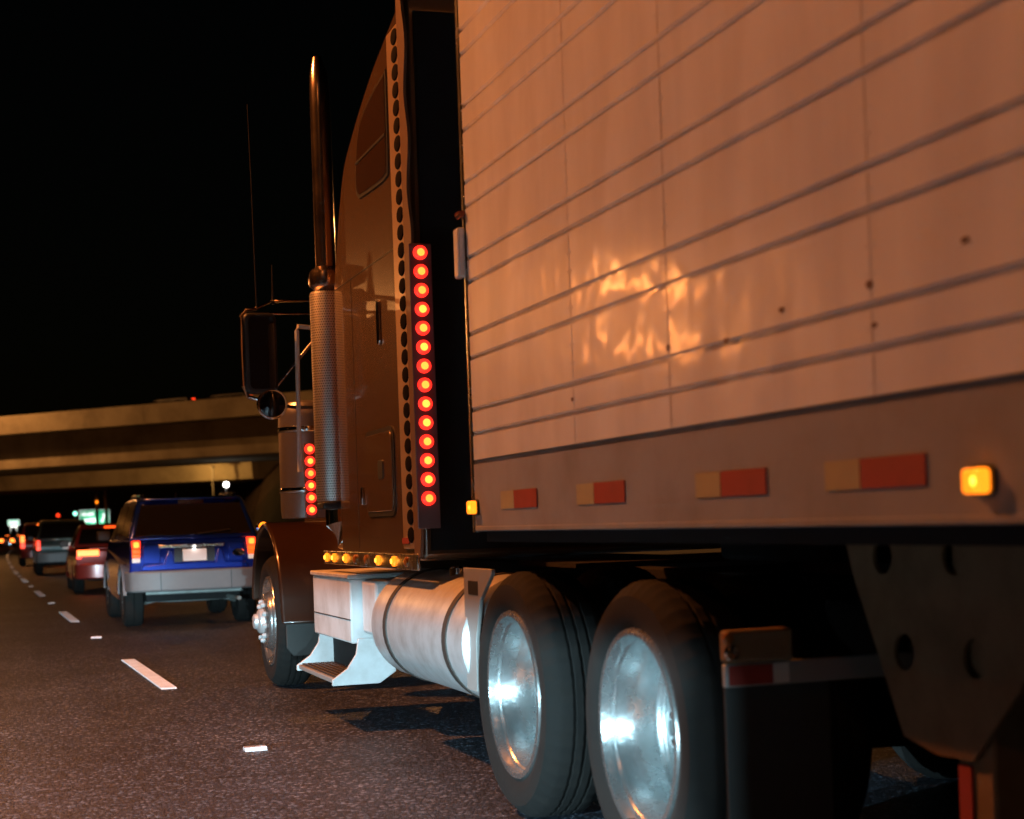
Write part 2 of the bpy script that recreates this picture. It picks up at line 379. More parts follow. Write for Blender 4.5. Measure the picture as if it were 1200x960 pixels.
def ribbed_dash(y0, y1, pitch, h=.011):
    """profiled thermoplastic line: low cross ribs whose steep sides face the traffic"""
    bb = B(); y = y0; prev = None
    rows = []
    while y < y1:
        rows += [(y, .003), (y + pitch * .22, .003 + h), (y + pitch * .75, .003 + h)]
        y += pitch
    rows.append((y, .003))
    for yy, z in rows:
        c = lane_x(yy); cur = (bb.bm.verts.new((c - .058, yy, z)), bb.bm.verts.new((c + .058, yy, z)))
        if prev: bb.bm.faces.new((prev[0], prev[1], cur[1], cur[0]))
        prev = cur
    return bb
for k in range(-1, 46):                                       # painted dashes between the two lanes
    y0 = 12.45 + 10.4 * k
    if y0 > 485: break
    mk('lane_dash', ribbed_dash(y0, y0 + 3.05, .07 if k < 3 else .15, .011 if k < 3 else .034), 'linepaint', road, smooth=0)
bb = B(); bb.prism([(-.052, 0), (.052, 0), (.03, .018), (-.03, .018)], 'X', -.058, .058)
marker_me = mesh_of('lane_reflector', bb, 'reflector')
for k in range(0, 24):                                        # raised pavement markers halfway between dashes
    y = 8.75 + 10.4 * k
    share('lane_reflector', marker_me, road, (lane_x(y), y, .001))

# ------------------------------------------------------------------ overpasses
def bridge(name, label, A, Bp, zb, zw, zd, zt, width, over):
    """A, Bp: ends of the near edge in plan; zb soffit, zw web top, zd deck edge bottom, zt parapet top"""
    A, Bp = Vector(A), Vector(Bp); d = (Bp - A).normalized(); nrm = Vector((-d.y, d.x))
    if nrm.y < 0: nrm = -nrm
    L = (Bp - A).length
    t = thing(name, label, 'overpass', (A.x, A.y, 0))
    def q(u, v, z): p = A + d * u + nrm * v; return (p.x, p.y, z)
    def ext(prof, u0=0, u1=None):
        u1 = L if u1 is None else u1
        bb = B(); v0 = [bb.bm.verts.new(q(u0, v, z)) for v, z in prof]; v1 = [bb.bm.verts.new(q(u1, v, z)) for v, z in prof]; n = len(prof)
        bb.bm.faces.new(v0); bb.bm.faces.new(v1[::-1])
        for i in range(n): bb.bm.faces.new((v0[i], v1[i], v1[(i + 1) % n], v0[(i + 1) % n]))
        return bb
    dk = zd + .28
    mk('deck', ext([(.0, zd), (width, zd), (width, dk), (.0, dk)]), 'concrete', t, bevel=.03)
    n = max(1, int(L / 12)); 
    for i in range(n):                                         # cast parapet sections
        u0, u1 = L * i / n + .012, L * (i + 1) / n - .012
        mk('parapet_section', ext([(-.03, zd + .02), (-.03, zt), (.24, zt), (.40, dk + .01), (.40, zd + .25), (.0, zd + .25), (.0, zd + .02)], u0, u1), 'concrete', t)
    mk('far_parapet', ext([(width - .3, dk + .004), (width - .3, zt), (width - .05, zt), (width - .05, dk + .004)]), 'concrete', t)
    mk('box_girder', ext([(over, zd - .004), (over + .0, zw), (over + .12, zb), (width - over - .12, zb), (width - over, zw), (width - over, zd - .004)]), 'concrete', t, bevel=.04)
    return t, q, L
over1, q1, L1 = bridge('overpass_bridge', 'nearer concrete overpass with solid parapet crossing high over the freeway', (-52, 160.3), (52, 50.8), 5.40, 6.42, 7.47, 8.60, 11.0, 1.25)
for u in (26, 108):
    p = q1(u, 5.5, 0)
    bb = B(); bb.lathe([(0, .85), (4.6, .85), (5.41, 1.5)], 'Z', p, 20); mk('pier', bb, 'concrete', over1)
over2, q2, L2 = bridge('overpass_bridge', 'farther lower overpass glimpsed beneath the nearer concrete span', (-60, 194.0), (19, 124.5), 5.0, 6.2, 6.9, 7.6, 10.0, .2)
for u in (20, 56):
    p = q2(u, 5.0, 0)
    bb = B(); bb.lathe([(0, .7), (4.4, .7), (5.01, 1.2)], 'Z', p, 20); mk('pier', bb, 'concrete', over2)
# paved abutment slope on the right, between and below the spans
bb = B(); bb.prism([(18.6, -.05), (40, -.05), (40, 6.2), (21.5, 6.2), (20.2, 5.0)], 'Y', 96, 150)
structure(mk('abutment_slope', bb, 'slope'))

# ------------------------------------------------------------------ street lamps
def street_lamp(label, base, h, armdx, power, group=None, armdy=0., twin=False, colour=SODIUM):
    t = thing('street_lamp', label, 'street lamp', base, group)
    x, y, z = base
    bb = B(); bb.tube([(x, y, z), (x, y, z + h * .5), (x, y, z + h)], [.11, .09, .06], 12); mk('pole', bb, 'pole', t)
    bb = B(); bb.box(x - .2, x + .2, y - .2, y + .2, z, z + .12); mk('base_plate', bb, 'pole', t, bevel=.02)
    for sgn in ((1, -1) if twin else (1,)):
        ex, ey = x + sgn * armdx, y + sgn * armdy
        bb = B(); bb.tube([(x, y, z + h - .05), ((x + ex) / 2, (y + ey) / 2, z + h + .22), (ex, ey, z + h + .25)], .035, 10); mk('arm', bb, 'pole', t)
        bb = B(); bb.lathe([(-.34, .05), (-.3, .12), (0, .17), (.28, .15), (.36, .06)], 'X', (ex, ey, z + h + .25), 16)
        hd = mk('lamp_head', bb, 'pole', t)
        bb = B(); bb.lathe([(0, .15), (-.06, .13), (-.11, .06)], 'Z', (ex, ey, z + h + .10), 16); mk('lens', bb, 'sodiumlens', hd)
        lamp('POINT', 'lamp_light', power, colour, (ex, ey, z + h - .12), hd, shadow_soft_size=.15)
    return t
G = 'street lamps along the freeway'
street_lamp('tall sodium street lamp on the median left of the trailer', (-8.9, 11.3, 0), 7.8, 6.7, 3700, G)
street_lamp('tall sodium street lamp on the median before the overpass', (-9.6, 103.5, 0), 14.6, 3.0, 8000, G, colour=(1, .40, .11))
street_lamp('tall sodium street lamp on the right shoulder before the overpass', (27.0, 68.5, 0), 14.6, -2.8, 8000, G, colour=(1, .40, .11))
street_lamp('tall sodium street lamp on the median behind the following sedan', (-10.5, -4.0, 0), 11.5, 2.5, 230, G)
# twin lamps added out of view for the bright patch mirrored in the trailer
for i, (x, y, h) in enumerate(((-14.5, 43.5, 7.9), (-15.5, 47.5, 8.6), (-14.0, 41.5, 6.0))):
    street_lamp(['shorter twin-headed sodium lamp beyond the median, nearest of its row', 'tallest twin-headed sodium lamp beyond the median, middle of its row', 'lowest twin-headed sodium lamp beyond the median, farthest of its row'][i], (x, y, 0), h, .55, 120, 'twin lamps beyond the median', twin=True)

# ------------------------------------------------------------------ semi trailer
TX0, TX1, TYF, TYR = 1.93, 4.43, 6.55, -9.4
tr = thing('semi_trailer', 'white ribbed box trailer lit orange, coupled behind the brown truck', 'trailer', (3.18, -1.5, 0))
zt = 4.08
seams = [TYF - .03, 5.28, 4.446, 3.28, 2.1, .9, -.3, -1.5, -2.7, -3.9, -5.1, -6.3, -7.5, -8.7, TYR]
rib = []
for k in range(8): rib += [1.552 + .3165 * k, 1.652 + .3165 * k]
def side_profile(x, sgn):
    pts = [(x, 1.443)]
    for z in rib: pts += [(x, z - .0105), (x + sgn * .015, z - .0065), (x + sgn * .015, z + .0065), (x, z + .0105)]
    pts += [(x, zt - .06), (x + sgn * .03, zt - .06), (x + sgn * .03, 1.443)]
    return pts
for (ya, yb) in zip(seams, seams[1:]):
    mk('side_panel', B().prism(side_profile(TX0, 1), 'Y', yb + .0001, ya - .0001), 'panel', tr, loc=(TX0, (ya + yb) / 2, 2.5), smooth=20)
    mk('side_panel', B().prism(side_profile(TX1, -1), 'Y', yb + .0001, ya - .0001), 'panel', tr, loc=(TX1, (ya + yb) / 2, 2.5), smooth=20)
mk('inner_box', B().box(TX0 + .031, TX1 - .031, TYR + .02, TYF - .04, 1.2, zt - .02), 'chassis', tr)
mk('roof', B().box(TX0 + .01, TX1 - .01, TYR, TYF - .01, zt - .018, zt + .02), 'panel', tr, bevel=.015)
mk('front_wall', B().box(TX0 + .03, TX1 - .03, TYF - .038, TYF, 1.14, zt - .02), 'black', tr, bevel=.02)
for x0, x1 in ((TX0 - .006, TX0 + .03), (TX1 - .03, TX1 + .006)):
    mk('top_rail', B().box(x0, x1, TYR, TYF - .03, zt - .058, zt - .02), 'rail', tr, bevel=.006)
    mk('corner_post', B().prism(rrect(min(x0, x1), max(x0, x1), TYF - .028, TYF + .012, .012), 'Z', 1.14, zt - .02), 'stainless', tr)
def rail_profile(x, s):
    return [(x, 1.145), (x - s * .004, 1.149), (x - s * .004, 1.163), (x - s * .0015, 1.165), (x - s * .0015, 1.424), (x + s * .014, 1.426), (x + s * .014, 1.44), (x + s * .03, 1.44), (x + s * .03, 1.145)]
mk('bottom_rail', B().prism(rail_profile(TX0, 1), 'Y', TYR, TYF - .03), 'rail', tr)
mk('bottom_rail', B().prism(rail_profile(TX1, -1), 'Y', TYR, TYF - .03), 'rail', tr)
mk('floor', B().box(TX0 + .035, TX1 - .035, TYR + .05, TYF - .06, 1.10, 1.19), 'chassis', tr)
# rivets and rusty weeps along the seams
rb = B()
for ys in seams[1:6] + [2.9]:
    z = 1.47
    while z < zt - .1:
        if min(abs(z - r_) for r_ in rib) > .02:
            for dy in (-.018, .018): rb.lathe([(.0, .005), (-.0015, .004), (-.002, .002)], 'X', (TX0, ys + dy, z), 6)
        z += .0633
stuff(mk('rivets', rb, 'panel', tr))
for (y, z) in ((5.29, 1.60), (4.447, 1.685), (4.05, 1.66), (3.285, 1.70), (3.27, 1.605), (2.9, 1.735), (3.72, 1.70)):
    hh = random.uniform(.004, .008); ww = random.uniform(.010, .018)
    pts = [(y + ww * (1 + .4 * random.random()) * math.cos(a), z + hh * (1 + .4 * random.random()) * math.sin(a) * (1.5 if math.sin(a) < 0 else .8)) for a in [2 * PI * i / 9 for i in range(9)]]
    mk('rust_spot', B().prism(pts, 'X', TX0 - .0022, TX0 + .001), 'rust', tr)
for ys in seams[1:6]:                                         # sealant laid between the grooves
    cb = B(); zz = [1.443] + [q_ for r_ in rib for q_ in (r_ - .0115, r_ + .0115)] + [zt - .06]
    for za, zb_ in zip(zz[::2], zz[1::2]): cb.box(TX0 - .0012, TX0 + .001, ys - .0028, ys + .0028, za, zb_)
    stuff(mk('seam_sealant', cb, 'seam', tr))
# conspicuity tape
for k in range(12):
    y = 6.147 - .877 * k
    if k in (2, 3): y += (.02, -.0)[k - 2] + (-.137 if k == 2 else .0)
    mk('white_tape', B().box(TX0 - .0058, TX0 - .003, y - .165, y, 1.232, 1.302), 'yeltape', tr)
    mk('red_tape', B().box(TX0 - .0062, TX0 - .003, y - .445, y - .17, 1.232, 1.302), 'redtape', tr)
def side_marker(y, z, s):
    bb = B().prism(rrect(y - .055 * s, y + .055 * s, z - .04 * s, z + .04 * s, .018), 'X', TX0 - .012, TX0 - .004); base = mk('side_marker_base', bb, 'black', tr)
    for dy in (-.024 * s, .024 * s):
        mk('marker_lens', B().prism(rrect(y + dy - .022 * s, y + dy + .022 * s, z - .034 * s, z + .034 * s, .014 * s), 'X', TX0 - .036, TX0 - .011), 'amber', base, bevel=.006)
    mk('marker_bulb', B().lathe([(TX0 - .0385, .006 * s), (TX0 - .036, .013 * s), (TX0 - .03, .014 * s)], 'X', (0, y - .01 * s, z), 10), 'ambercore', base)
side_marker(6.50, 1.245, .8); side_marker(2.857, 1.235, .78); side_marker(-3.2, 1.235, .95)
# refrigeration unit on the nose, its pale corner panel and red clearance lamp
mk('refrigeration_unit', B().box(2.25, 4.1, TYF + .001, TYF + .42, 2.0, 3.9), 'black', tr, bevel=.06)
mk('corner_panel', B().box(1.895, 1.93, TYF - .02, TYF + .05, 2.21, 2.42), 'panel', tr, bevel=.01)
mk('clearance_lamp', B().lathe([(TYF - .03, .014), (TYF + .02, .018)], 'Y', (1.915, 0, 2.475), 12), 'darkred', tr)
# landing gear on both sides
def landing_gear(X, s):
    holes = [arc(yc, zc, r, 0, 2 * PI * 15 / 16, 15) for yc, zc, r in ((3.805, .80, .05), (3.478, .805, .05), (3.90, 1.055, .05), (3.56, 1.06, .05))]
    outer = [(4.11, 1.12), (4.06, 1.0), (3.82, .575), (3.66, .545), (3.50, .55), (3.30, .74), (3.06, 1.12)]
    lg = mk('landing_gear_gusset', B().holed(outer, holes, X, X + .012), 'gusset', tr, smooth=0)
    mk('landing_leg', B().box(X + .02 * s, X + .14 * s, 3.44, 3.60, .30, 1.12), 'gusset', tr, bevel=.01)
    mk('inner_leg', B().box(X + .035 * s, X + .125 * s, 3.46, 3.58, .22, .302), 'steelgrey', tr)
    mk('foot_pad', B().box(X - .02 * s, X + .18 * s, 3.37, 3.67, .20, .225), 'steelgrey', tr, bevel=.008)
    mk('red_tape', B().box(X + .012, X + .0195, 3.53, 3.585, .31, .53), 'redtape', tr) if s > 0 else None
landing_gear(2.3, 1); landing_gear(4.04, -1)
mk('cross_brace', B().box(2.32, 4.04, 3.50, 3.54, .72, .76), 'chassis', tr)
# trailer bogie far behind, out of the picture's edge

# ------------------------------------------------------------------ wheels of the truck
def tyre_prof(w, ro, ri):
    g = .012
    p = [(.02, ri), (.005, ri + .02), (-.012, ri + .07), (-.006, ri + .115), (.012, ro - .03), (.03, ro - .012), (.05, ro - .002)]
    for k in (1, 2, 3):
        c = .05 + (w - .1) * k / 4
        p += [(c - .008, ro), (c - .006, ro - g), (c + .006, ro - g), (c + .008, ro)]
    p += [(w - .05, ro - .002), (w - .03, ro - .012), (w - .012, ro - .03), (w + .006, ri + .115), (w + .012, ri + .07), (w - .005, ri + .02), (w - .02, ri)]
    return p
WR, RI = .49, .325
tb_ = B().lathe(tyre_prof(.27, WR, RI), 'X', (0, 0, 0), 144, closed=True)
np_ = len(tyre_prof(.27, WR, RI)); tb_.bm.verts.ensure_lookup_table()
for i, v in enumerate(tb_.bm.verts):                          # shoulder lugs: every third slice is a groove
    ring, sg = divmod(i, 144)
    rr_ = math.hypot(v.co.y, v.co.z)
    if sg % 3 == 0 and rr_ > WR - .031:
        k_ = (rr_ - (.006 if rr_ < WR - .004 or v.co.x < .07 or v.co.x > .20 else .004)) / rr_; v.co.y *= k_; v.co.z *= k_
tyre_me = mesh_of('tyre', tb_, 'rubber', smooth=28)
# deep-dished drive rim: flange, drop well, flat disc far inside
rim_prof = [(.012, RI + .012), (.0, RI + .008), (.0, RI - .012), (.03, RI - .02), (.05, RI - .035), (.12, RI - .045), (.185, RI - .055), (.208, RI - .08), (.215, .19), (.215, .115), (.20, .11), (.225, .1), (.226, .02)]
rim_me = mesh_of('rim', B().lathe(rim_prof + [(.26, .02), (.26, RI - .02), (.02, RI + .002)], 'X', (0, 0, 0), 56, closed=True), 'rim', smooth=30)
hub_me = mesh_of('hub', B().lathe([(.225, .1), (.19, .098), (.175, .085), (.17, .05), (.168, .01)], 'X', (0, 0, 0), 24), 'rim')
nut_me = mesh_of('lug_nut', B().lathe([(.215, .019), (.185, .019), (.175, .013), (.173, .003)], 'X', (0, 0, 0), 8), 'chrome')
hole_me = mesh_of('hand_hole', B().lathe([(.211, .026), (.217, .026)], 'X', (0, 0, 0), 12), 'black')
steer_prof = [(.012, RI + .012), (-.004, RI + .006), (-.004, RI - .012), (.02, RI - .03), (.035, RI - .06), (.02, .23), (-.03, .20), (-.045, .17), (-.045, .02)]
steer_me = mesh_of('rim', B().lathe(steer_prof + [(.26, .02), (.26, RI - .02), (.02, RI + .002)], 'X', (0, 0, 0), 56, closed=True), 'rim', smooth=30)
shub_me = mesh_of('hub', B().lathe([(-.04, .095), (-.075, .09), (-.085, .075), (-.09, .06), (-.112, .055), (-.12, .04), (-.122, .01)], 'X', (0, 0, 0), 24), 'hubmetal')
snut_me = mesh_of('lug_nut', B().lathe([(-.043, .019), (-.06, .019), (-.07, .014), (-.073, .004)], 'X', (0, 0, 0), 8), 'hubmetal')
def drive_wheel(par, xo, y, z=WR):
    e = mk('wheel', B().lathe([(.30, .16), (.36, .16)], 'X', (xo, y, z), 20), 'chassis', par, loc=(xo, y, z))
    share('tyre', tyre_me, e, (xo, y, z)); share('rim', rim_me, e, (xo, y, z)); share('hub', hub_me, e, (xo, y, z))
    for i in range(10):
        a = 2 * PI * (i + .3) / 10; share('lug_nut', nut_me, e, (xo, y + .143 * math.cos(a), z + .143 * math.sin(a)))
    for i in range(10):
        a = 2 * PI * (i + .8) / 10; share('hand_hole', hole_me, e, (xo, y + .205 * math.cos(a), z + .205 * math.sin(a)))
    share('tyre', tyre_me, e, (xo + .33, y, z)); share('rim', rim_me, e, (xo + .33, y, z))
    return e
def steer_wheel(par, xo, y, z=WR):
    e = mk('wheel', B().lathe([(.10, .16), (.30, .16)], 'X', (xo, y, z), 20), 'chassis', par, loc=(xo, y, z))
    share('tyre', tyre_me, e, (xo, y, z)); share('rim', steer_me, e, (xo, y, z)); share('hub', shub_me, e, (xo, y, z))
    for i in range(10):
        a = 2 * PI * (i + .3) / 10; share('lug_nut', snut_me, e, (xo, y + .143 * math.cos(a), z + .143 * math.sin(a)))
    return e
def mirror_wheel(e, par, xo):
    """the same wheel on the right-hand side, turned about"""
    c = e.copy(); COL.objects.link(c); c.location = Vector((xo, WP[e].y, WP[e].z)) - WP[par]; c.rotation_euler = (0, 0, PI)
    for ch in e.children:
        d = ch.copy(); COL.objects.link(d); d.parent = c
    return c

# ------------------------------------------------------------------ the truck tractor
tk = thing('semi_truck', 'brown long-nose semi truck with tall sleeper, chrome stack and red lamp strips', 'truck', (3.18, 8.5, 0))
CX = 3.18
for y in (6.19, 4.88):
    e = drive_wheel(tk, 1.955, y); mirror_wheel(e, tk, 2 * CX - 1.955)
    mk('drive_axle', B().lathe([(2.3, .11), (2.95, .12), (3.05, .22), (3.3, .22), (3.4, .12), (4.05, .11)], 'X', (0, y, WR), 16), 'chassis', tk)
e = steer_wheel(tk, 1.965, 12.22); mirror_wheel(e, tk, 2 * CX - 1.965)
mk('front_axle', B().box(2.2, 4.16, 12.15, 12.29, .40, .50), 'chassis', tk, bevel=.02)
for x in (2.72, 3.56):
    mk('frame_rail', B().box(x, x + .08, 4.2, 13.6, .70, .96), 'chassis', tk, bevel=.01)
mk('fifth_wheel', B().prism([(2.75, 5.0), (3.61, 5.0), (3.61, 5.9), (3.3, 5.6), (3.06, 5.6), (2.75, 5.9)], 'Z', 1.0, 1.09), 'chassis', tk, bevel=.02)
mk('deck_plate', B().box(2.45, 3.95, 6.75, 7.58, .965, .985), 'chassis', tk)
for y0, y1 in ((4.25, 4.3), (6.8, 6.86), (9.2, 9.3)):
    mk('cross_member', B().box(2.80, 3.56, y0, y1, .72, .94), 'chassis', tk)
for y in (6.19, 4.88):
    mk('air_spring', B().lathe([(.62, .12), (.67, .15), (.75, .15), (.8, .12)], 'Z', (2.62, y - .32, .1), 16), 'rubber', tk)
    mk('brake_chamber', B().lathe([(0, .06), (.02, .085), (.12, .085), (.14, .06)], 'Y', (2.50, y + .2, .62), 14), 'chassis', tk)

# sleeper shell
prof = [(7.72, 1.0), (9.62, 1.0), (9.62, 2.5)] + spline([(9.60, 2.62), (9.50, 2.83), (9.26, 3.215), (8.98, 3.39), (8.50, 3.585), (8.10, 3.70), (7.72, 3.80)], 6)
mk('sleeper', B().prism(prof, 'X', 2.0, 2 * CX - 2.0), 'brown', tk, bevel=.045, seg=3)
mk('rear_wall', B().box(2.05, 2 * CX - 2.05, 7.708, 7.719, 1.05, 3.70), 'chassis', tk)  # black sheet over the brown sleeper back, stands in for shade in the gap
mk('belt_seam', B().box(1.9985, 2.01, 7.98, 9.56, 2.588, 2.596), 'black', tk)
mk('door_seam', B().box(1.9985, 2.01, 9.11, 9.118, 1.05, 2.588), 'black', tk)
wpts = spline([(8.79, 2.99), (8.86, 3.05), (8.83, 3.22), (8.74, 3.36), (8.58, 3.43), (8.36, 3.475), (8.12, 3.50), (8.085, 3.47), (8.10, 3.03), (8.15, 2.975), (8.35, 2.97), (8.79, 2.99)], 4)[:-1]
wf = mk('sleeper_window', B().prism(wpts, 'X', 1.992, 2.01), 'black', tk)
cy = sum(p[0] for p in wpts) / len(wpts); cz = sum(p[1] for p in wpts) / len(wpts)
ins = [(cy + (p[0] - cy) * .93, cz + (p[1] - cz) * .93) for p in wpts]
mk('pane', B().prism(ins, 'X', 1.988, 2.0), 'sleeperglass', wf)
mk('window_bar', B().box(1.984, 2.0, 8.12, 8.82, 3.182, 3.194), 'black', wf)
# luggage door with recessed latch
bb = B().prism(rrect(8.19, 8.86, 1.23, 1.70, .07), 'X', 1.993, 2.01); ld = mk('luggage_door_seal', bb, 'black', tk)
mk('luggage_door', B().prism(rrect(8.215, 8.835, 1.255, 1.675, .055), 'X', 1.986, 2.01), 'brown', ld, bevel=.004)
mk('latch', B().prism(rrect(8.40, 8.52, 1.43, 1.53, .02), 'X', 1.980, 1.99), 'black', ld, bevel=.003)
mk('grab_handle', B().prism(rrect(8.405, 8.455, 2.14, 2.38, .024), 'X', 1.985, 2.0), 'chrome', tk, bevel=.005)
mk('door_hinge', B().box(1.985, 2.0, 8.95, 8.98, 1.30, 1.40), 'chrome', tk, bevel=.004)
# polished corner trim with a row of dark oval lamps and the scalloped extender behind it
mk('corner_trim', B().box(1.986, 1.998, 7.78, 8.02, 1.06, 3.66), 'trim', tk, bevel=.004)
n = 48
edge = [(7.655 + .028 * math.cos(2 * PI * (1.02 + 2.78 * i / n) / .47) , 1.02 + 2.78 * i / n) for i in range(n + 1)]
mk('side_extender', B().prism([(7.775, 1.02)] + edge + [(7.775, 3.80)], 'X', 1.98, 1.995), 'extender', tk)
oval = mesh_of('oval_lamp', B().lathe([(.0, .023), (-.006, .021), (-.009, .012), (-.010, .003)], 'X', (0, 0, 0), 14), 'darklens')
for v in oval.vertices: v.co.z *= 1.75; v.co.y *= 2.7
for i in range(29):
    z = 1.13 + i * .0885
    share('oval_lamp', oval, tk, (1.9862, 7.85, z))
# lit red lamp strip on the back corner
st = mk('lamp_strip', B().box(1.955, 2.068, 7.585, 7.60, 1.16, 2.535), 'redplate', tk, bevel=.004)
led = mesh_of('lamp_lens', B().lathe([(.0, .035), (-.012, .034), (-.018, .027), (-.019, .02)], 'Y', (0, 0, 0), 20), 'redlens')
core = mesh_of('lamp_bulb', B().lathe([(-.017, .020), (-.0235, .017), (-.026, .006)], 'Y', (0, 0, 0), 14), 'redcore')
for i in range(14):
    p = (2.010, 7.585, 1.305 + i * (2.49 - 1.305) / 13)
    le = share('lamp_lens', led, st, p); share('lamp_bulb', core, le, p)
# skirt under the sleeper with amber lamps, some unlit
sk = mk('lamp_skirt', B().box(1.972, 1.99, 7.70, 10.05, .955, 1.035), 'stainless', tk, bevel=.004)
alens = mesh_of('amber_lens', B().lathe([(.0, .028), (-.012, .026), (-.018, .012), (-.019, .003)], 'X', (0, 0, 0), 14), 'amber')
acore = mesh_of('amber_bulb', B().lathe([(-.017, .014), (-.022, .011), (-.023, .003)], 'X', (0, 0, 0), 10), 'ambercore')
aoff = mesh_of('amber_lens_unlit', B().lathe([(.0, .028), (-.012, .026), (-.018, .012), (-.019, .003)], 'X', (0, 0, 0), 14), 'amberoff')
for y, on in ((9.93, 1), (9.70, 1), (9.37, 1), (9.10, 0), (8.82, 0), (8.53, 1), (8.17, 1), (7.90, 0)):
    p = (1.973, y, .995)
    a_ = share('amber_lens' if on else 'unlit_lens', alens if on else aoff, sk, p)
    if on: share('amber_bulb', acore, a_, p)
mk('red_reflector', B().prism(rrect(7.88, 8.02, 1.085, 1.115, .01), 'X', 1.980, 1.986), 'redtape', tk)
# cab, roof, hood
cabp = [(9.625, 1.0), (11.2, 1.0), (11.2, 1.95), (10.85, 2.5), (10.4, 2.62), (9.625, 2.66)]
cab = mk('cab', B().prism(cabp, 'X', 2.3, 2 * CX - 2.3), 'brown', tk, bevel=.05, seg=3)
mk('door_window', B().prism([(9.9, 2.0), (10.95, 2.0), (10.72, 2.42), (9.9, 2.45)], 'X', 2.294, 2.31), 'darkglass', cab)
mk('hood', B().prism([(2.5, 1.0), (3.86, 1.0), (3.86, 1.7), (3.7, 1.9), (2.66, 1.9), (2.5, 1.7)], 'Y', 11.201, 13.55), 'brown', tk, bevel=.05, seg=3)
mk('grille', B().box(2.7, 3.66, 13.56, 13.64, .95, 1.8), 'chrome', tk, bevel=.03)
mk('front_bumper', B().box(2.2, 4.16, 13.65, 13.85, .4, .78), 'chrome', tk, bevel=.05)
def fender(x0, x1, lip):
    cyf, czf = 12.22, .53
    outer = arc(cyf, czf, .70, math.radians(8), math.radians(176), 22); outer = [(p[0] + (.0 if p[0] > cyf else 0), p[1]) for p in outer]
    outer += [(11.49, .50)]
    inner = [(11.53, .50)] + arc(cyf, czf, .655, math.radians(176), math.radians(8), 22)
    return B().prism(outer + inner, 'X', x0, x1)
fd = mk('front_fender', fender(1.945, 2.62, 1), 'fenderbrown', tk, bevel=.02, seg=3)
mk('fender_mudflap', B().prism([(1.97, .5), (2.27, .5), (2.27, .34), (2.20, .27), (2.02, .27), (1.97, .33)], 'Y', 11.50, 11.525), 'softrubber', tk, bevel=.008)
fd2 = mk('front_fender', fender(2 * CX - 2.62, 2 * CX - 1.945, 1), 'fenderbrown', tk, bevel=.02, seg=3)
fl = mk('fender_lamp', B().lathe([(-.06, .02), (-.05, .045), (.05, .045), (.10, .02)], 'Y', (2.02, 12.72, 1.20), 14), 'chrome', tk)
mk('lamp_lens', B().lathe([(-.075, .012), (-.062, .036), (-.055, .038)], 'Y', (2.02, 12.72, 1.20), 14), 'amber', fl)
# exhaust stack, heat shield and elbow
SX, SY = 2.005, 9.83
mk('heat_shield', B().lathe([(1.34, .099), (1.36, .105), (2.60, .105), (2.62, .099)], 'Z', (SX, SY, 0), 36), 'perf', tk, loc=(SX, SY, 0))
mk('shield_strip', B().box(SX + .06, SX + .085, SY - .098, SY - .074, 1.34, 2.64), 'chrome', tk, bevel=.004)
pipe = [(2.625, .07), (2.66, .105), (2.70, .11), (2.745, .10), (2.775, .062), (3.2, .062), (3.75, .062)]
bb = B().lathe(pipe, 'Z', (SX, SY, 0), 28)
mk('exhaust_stack', bb, 'stackchrome', tk)
# slash-cut curved tip
path = [(SX, SY, 3.745), (SX, SY, 3.86), (SX, SY + .015, 3.96), (SX, SY + .05, 4.07)]
tb = B().tube(path, [.0615, .061, .055, .03], 24)
mk('stack_tip', tb, 'stackchrome', tk)
mk('exhaust_elbow', B().tube([(SX + .01, SY - .02, 1.33), (SX + .01, SY - .03, 1.20), (SX + .05, SY - .06, 1.10), (SX + .16, SY - .1, 1.04), (SX + .4, SY - .12, 1.0)], [.07, .07, .065, .06, .06], 18), 'chrome', tk)
mk('stack_bracket', B().box(SX - .03, 2.3, SY - .02, SY + .02, 2.48, 2.52), 'black', tk)
mk('stack_base', B().box(SX - .09, SX + .13, SY - .11, SY + .09, 1.29, 1.335), 'black', tk, bevel=.01)
# air cleaner with lamp strip
AX, AY = 2.075, 11.0
mk('air_cleaner', B().lathe([(1.245, .15), (1.25, .19), (1.30, .195), (1.94, .195), (1.99, .19), (2.03, .16), (2.05, .05)], 'Z', (AX, AY, 0), 40), 'cleaner', tk)
for z in (1.42, 1.83):
    mk('clamp_band', B().lathe([(z, .1965), (z + .006, .2), (z + .03, .2), (z + .036, .1965)], 'Z', (AX, AY, 0), 40), 'chrome', tk)
mk('air_intake_bracket', B().box(AX + .12, 2.5, AY - .03, AY + .03, 1.5, 1.56), 'black', tk)
s2 = mk('lamp_strip', B().box(2.005, 2.085, AY - .222, AY - .205, 1.245, 1.745), 'redplate', tk, bevel=.004)
for i in range(6):
    p = (2.045, AY - .222, 1.30 + i * .0815)
    le = share('lamp_lens', led, s2, p); share('lamp_bulb', core, le, p)
# mirrors on chromed arms
mh = mk('mirror', B().prism(rrect(1.605, 1.825, 2.07, 2.60, .045), 'Y', 10.62, 10.70), 'black', tk, bevel=.015)
mk('mirror_glass', B().prism(rrect(1.64, 1.808, 2.10, 2.575, .035), 'Y', 10.612, 10.625), 'mirrorback', mh)
fr = [(1.60, 2.58), (1.597, 2.34), (1.60, 2.10)]
mk('mirror_frame', B().tube([(1.70, 10.66, 2.63), (1.63, 10.65, 2.62), (1.597, 10.64, 2.57), (1.592, 10.63, 2.35), (1.597, 10.64, 2.12), (1.63, 10.65, 2.05), (1.70, 10.66, 2.03)], .014), 'chrome', mh)
mk('mirror_arm', B().tube([(1.70, 10.66, 2.63), (1.80, 10.66, 2.68), (2.25, 10.7, 2.70)], .011), 'chrome', tk)
mk('mirror_arm', B().tube([(1.72, 10.66, 2.60), (2.25, 10.7, 2.605)], .009), 'chrome', tk)
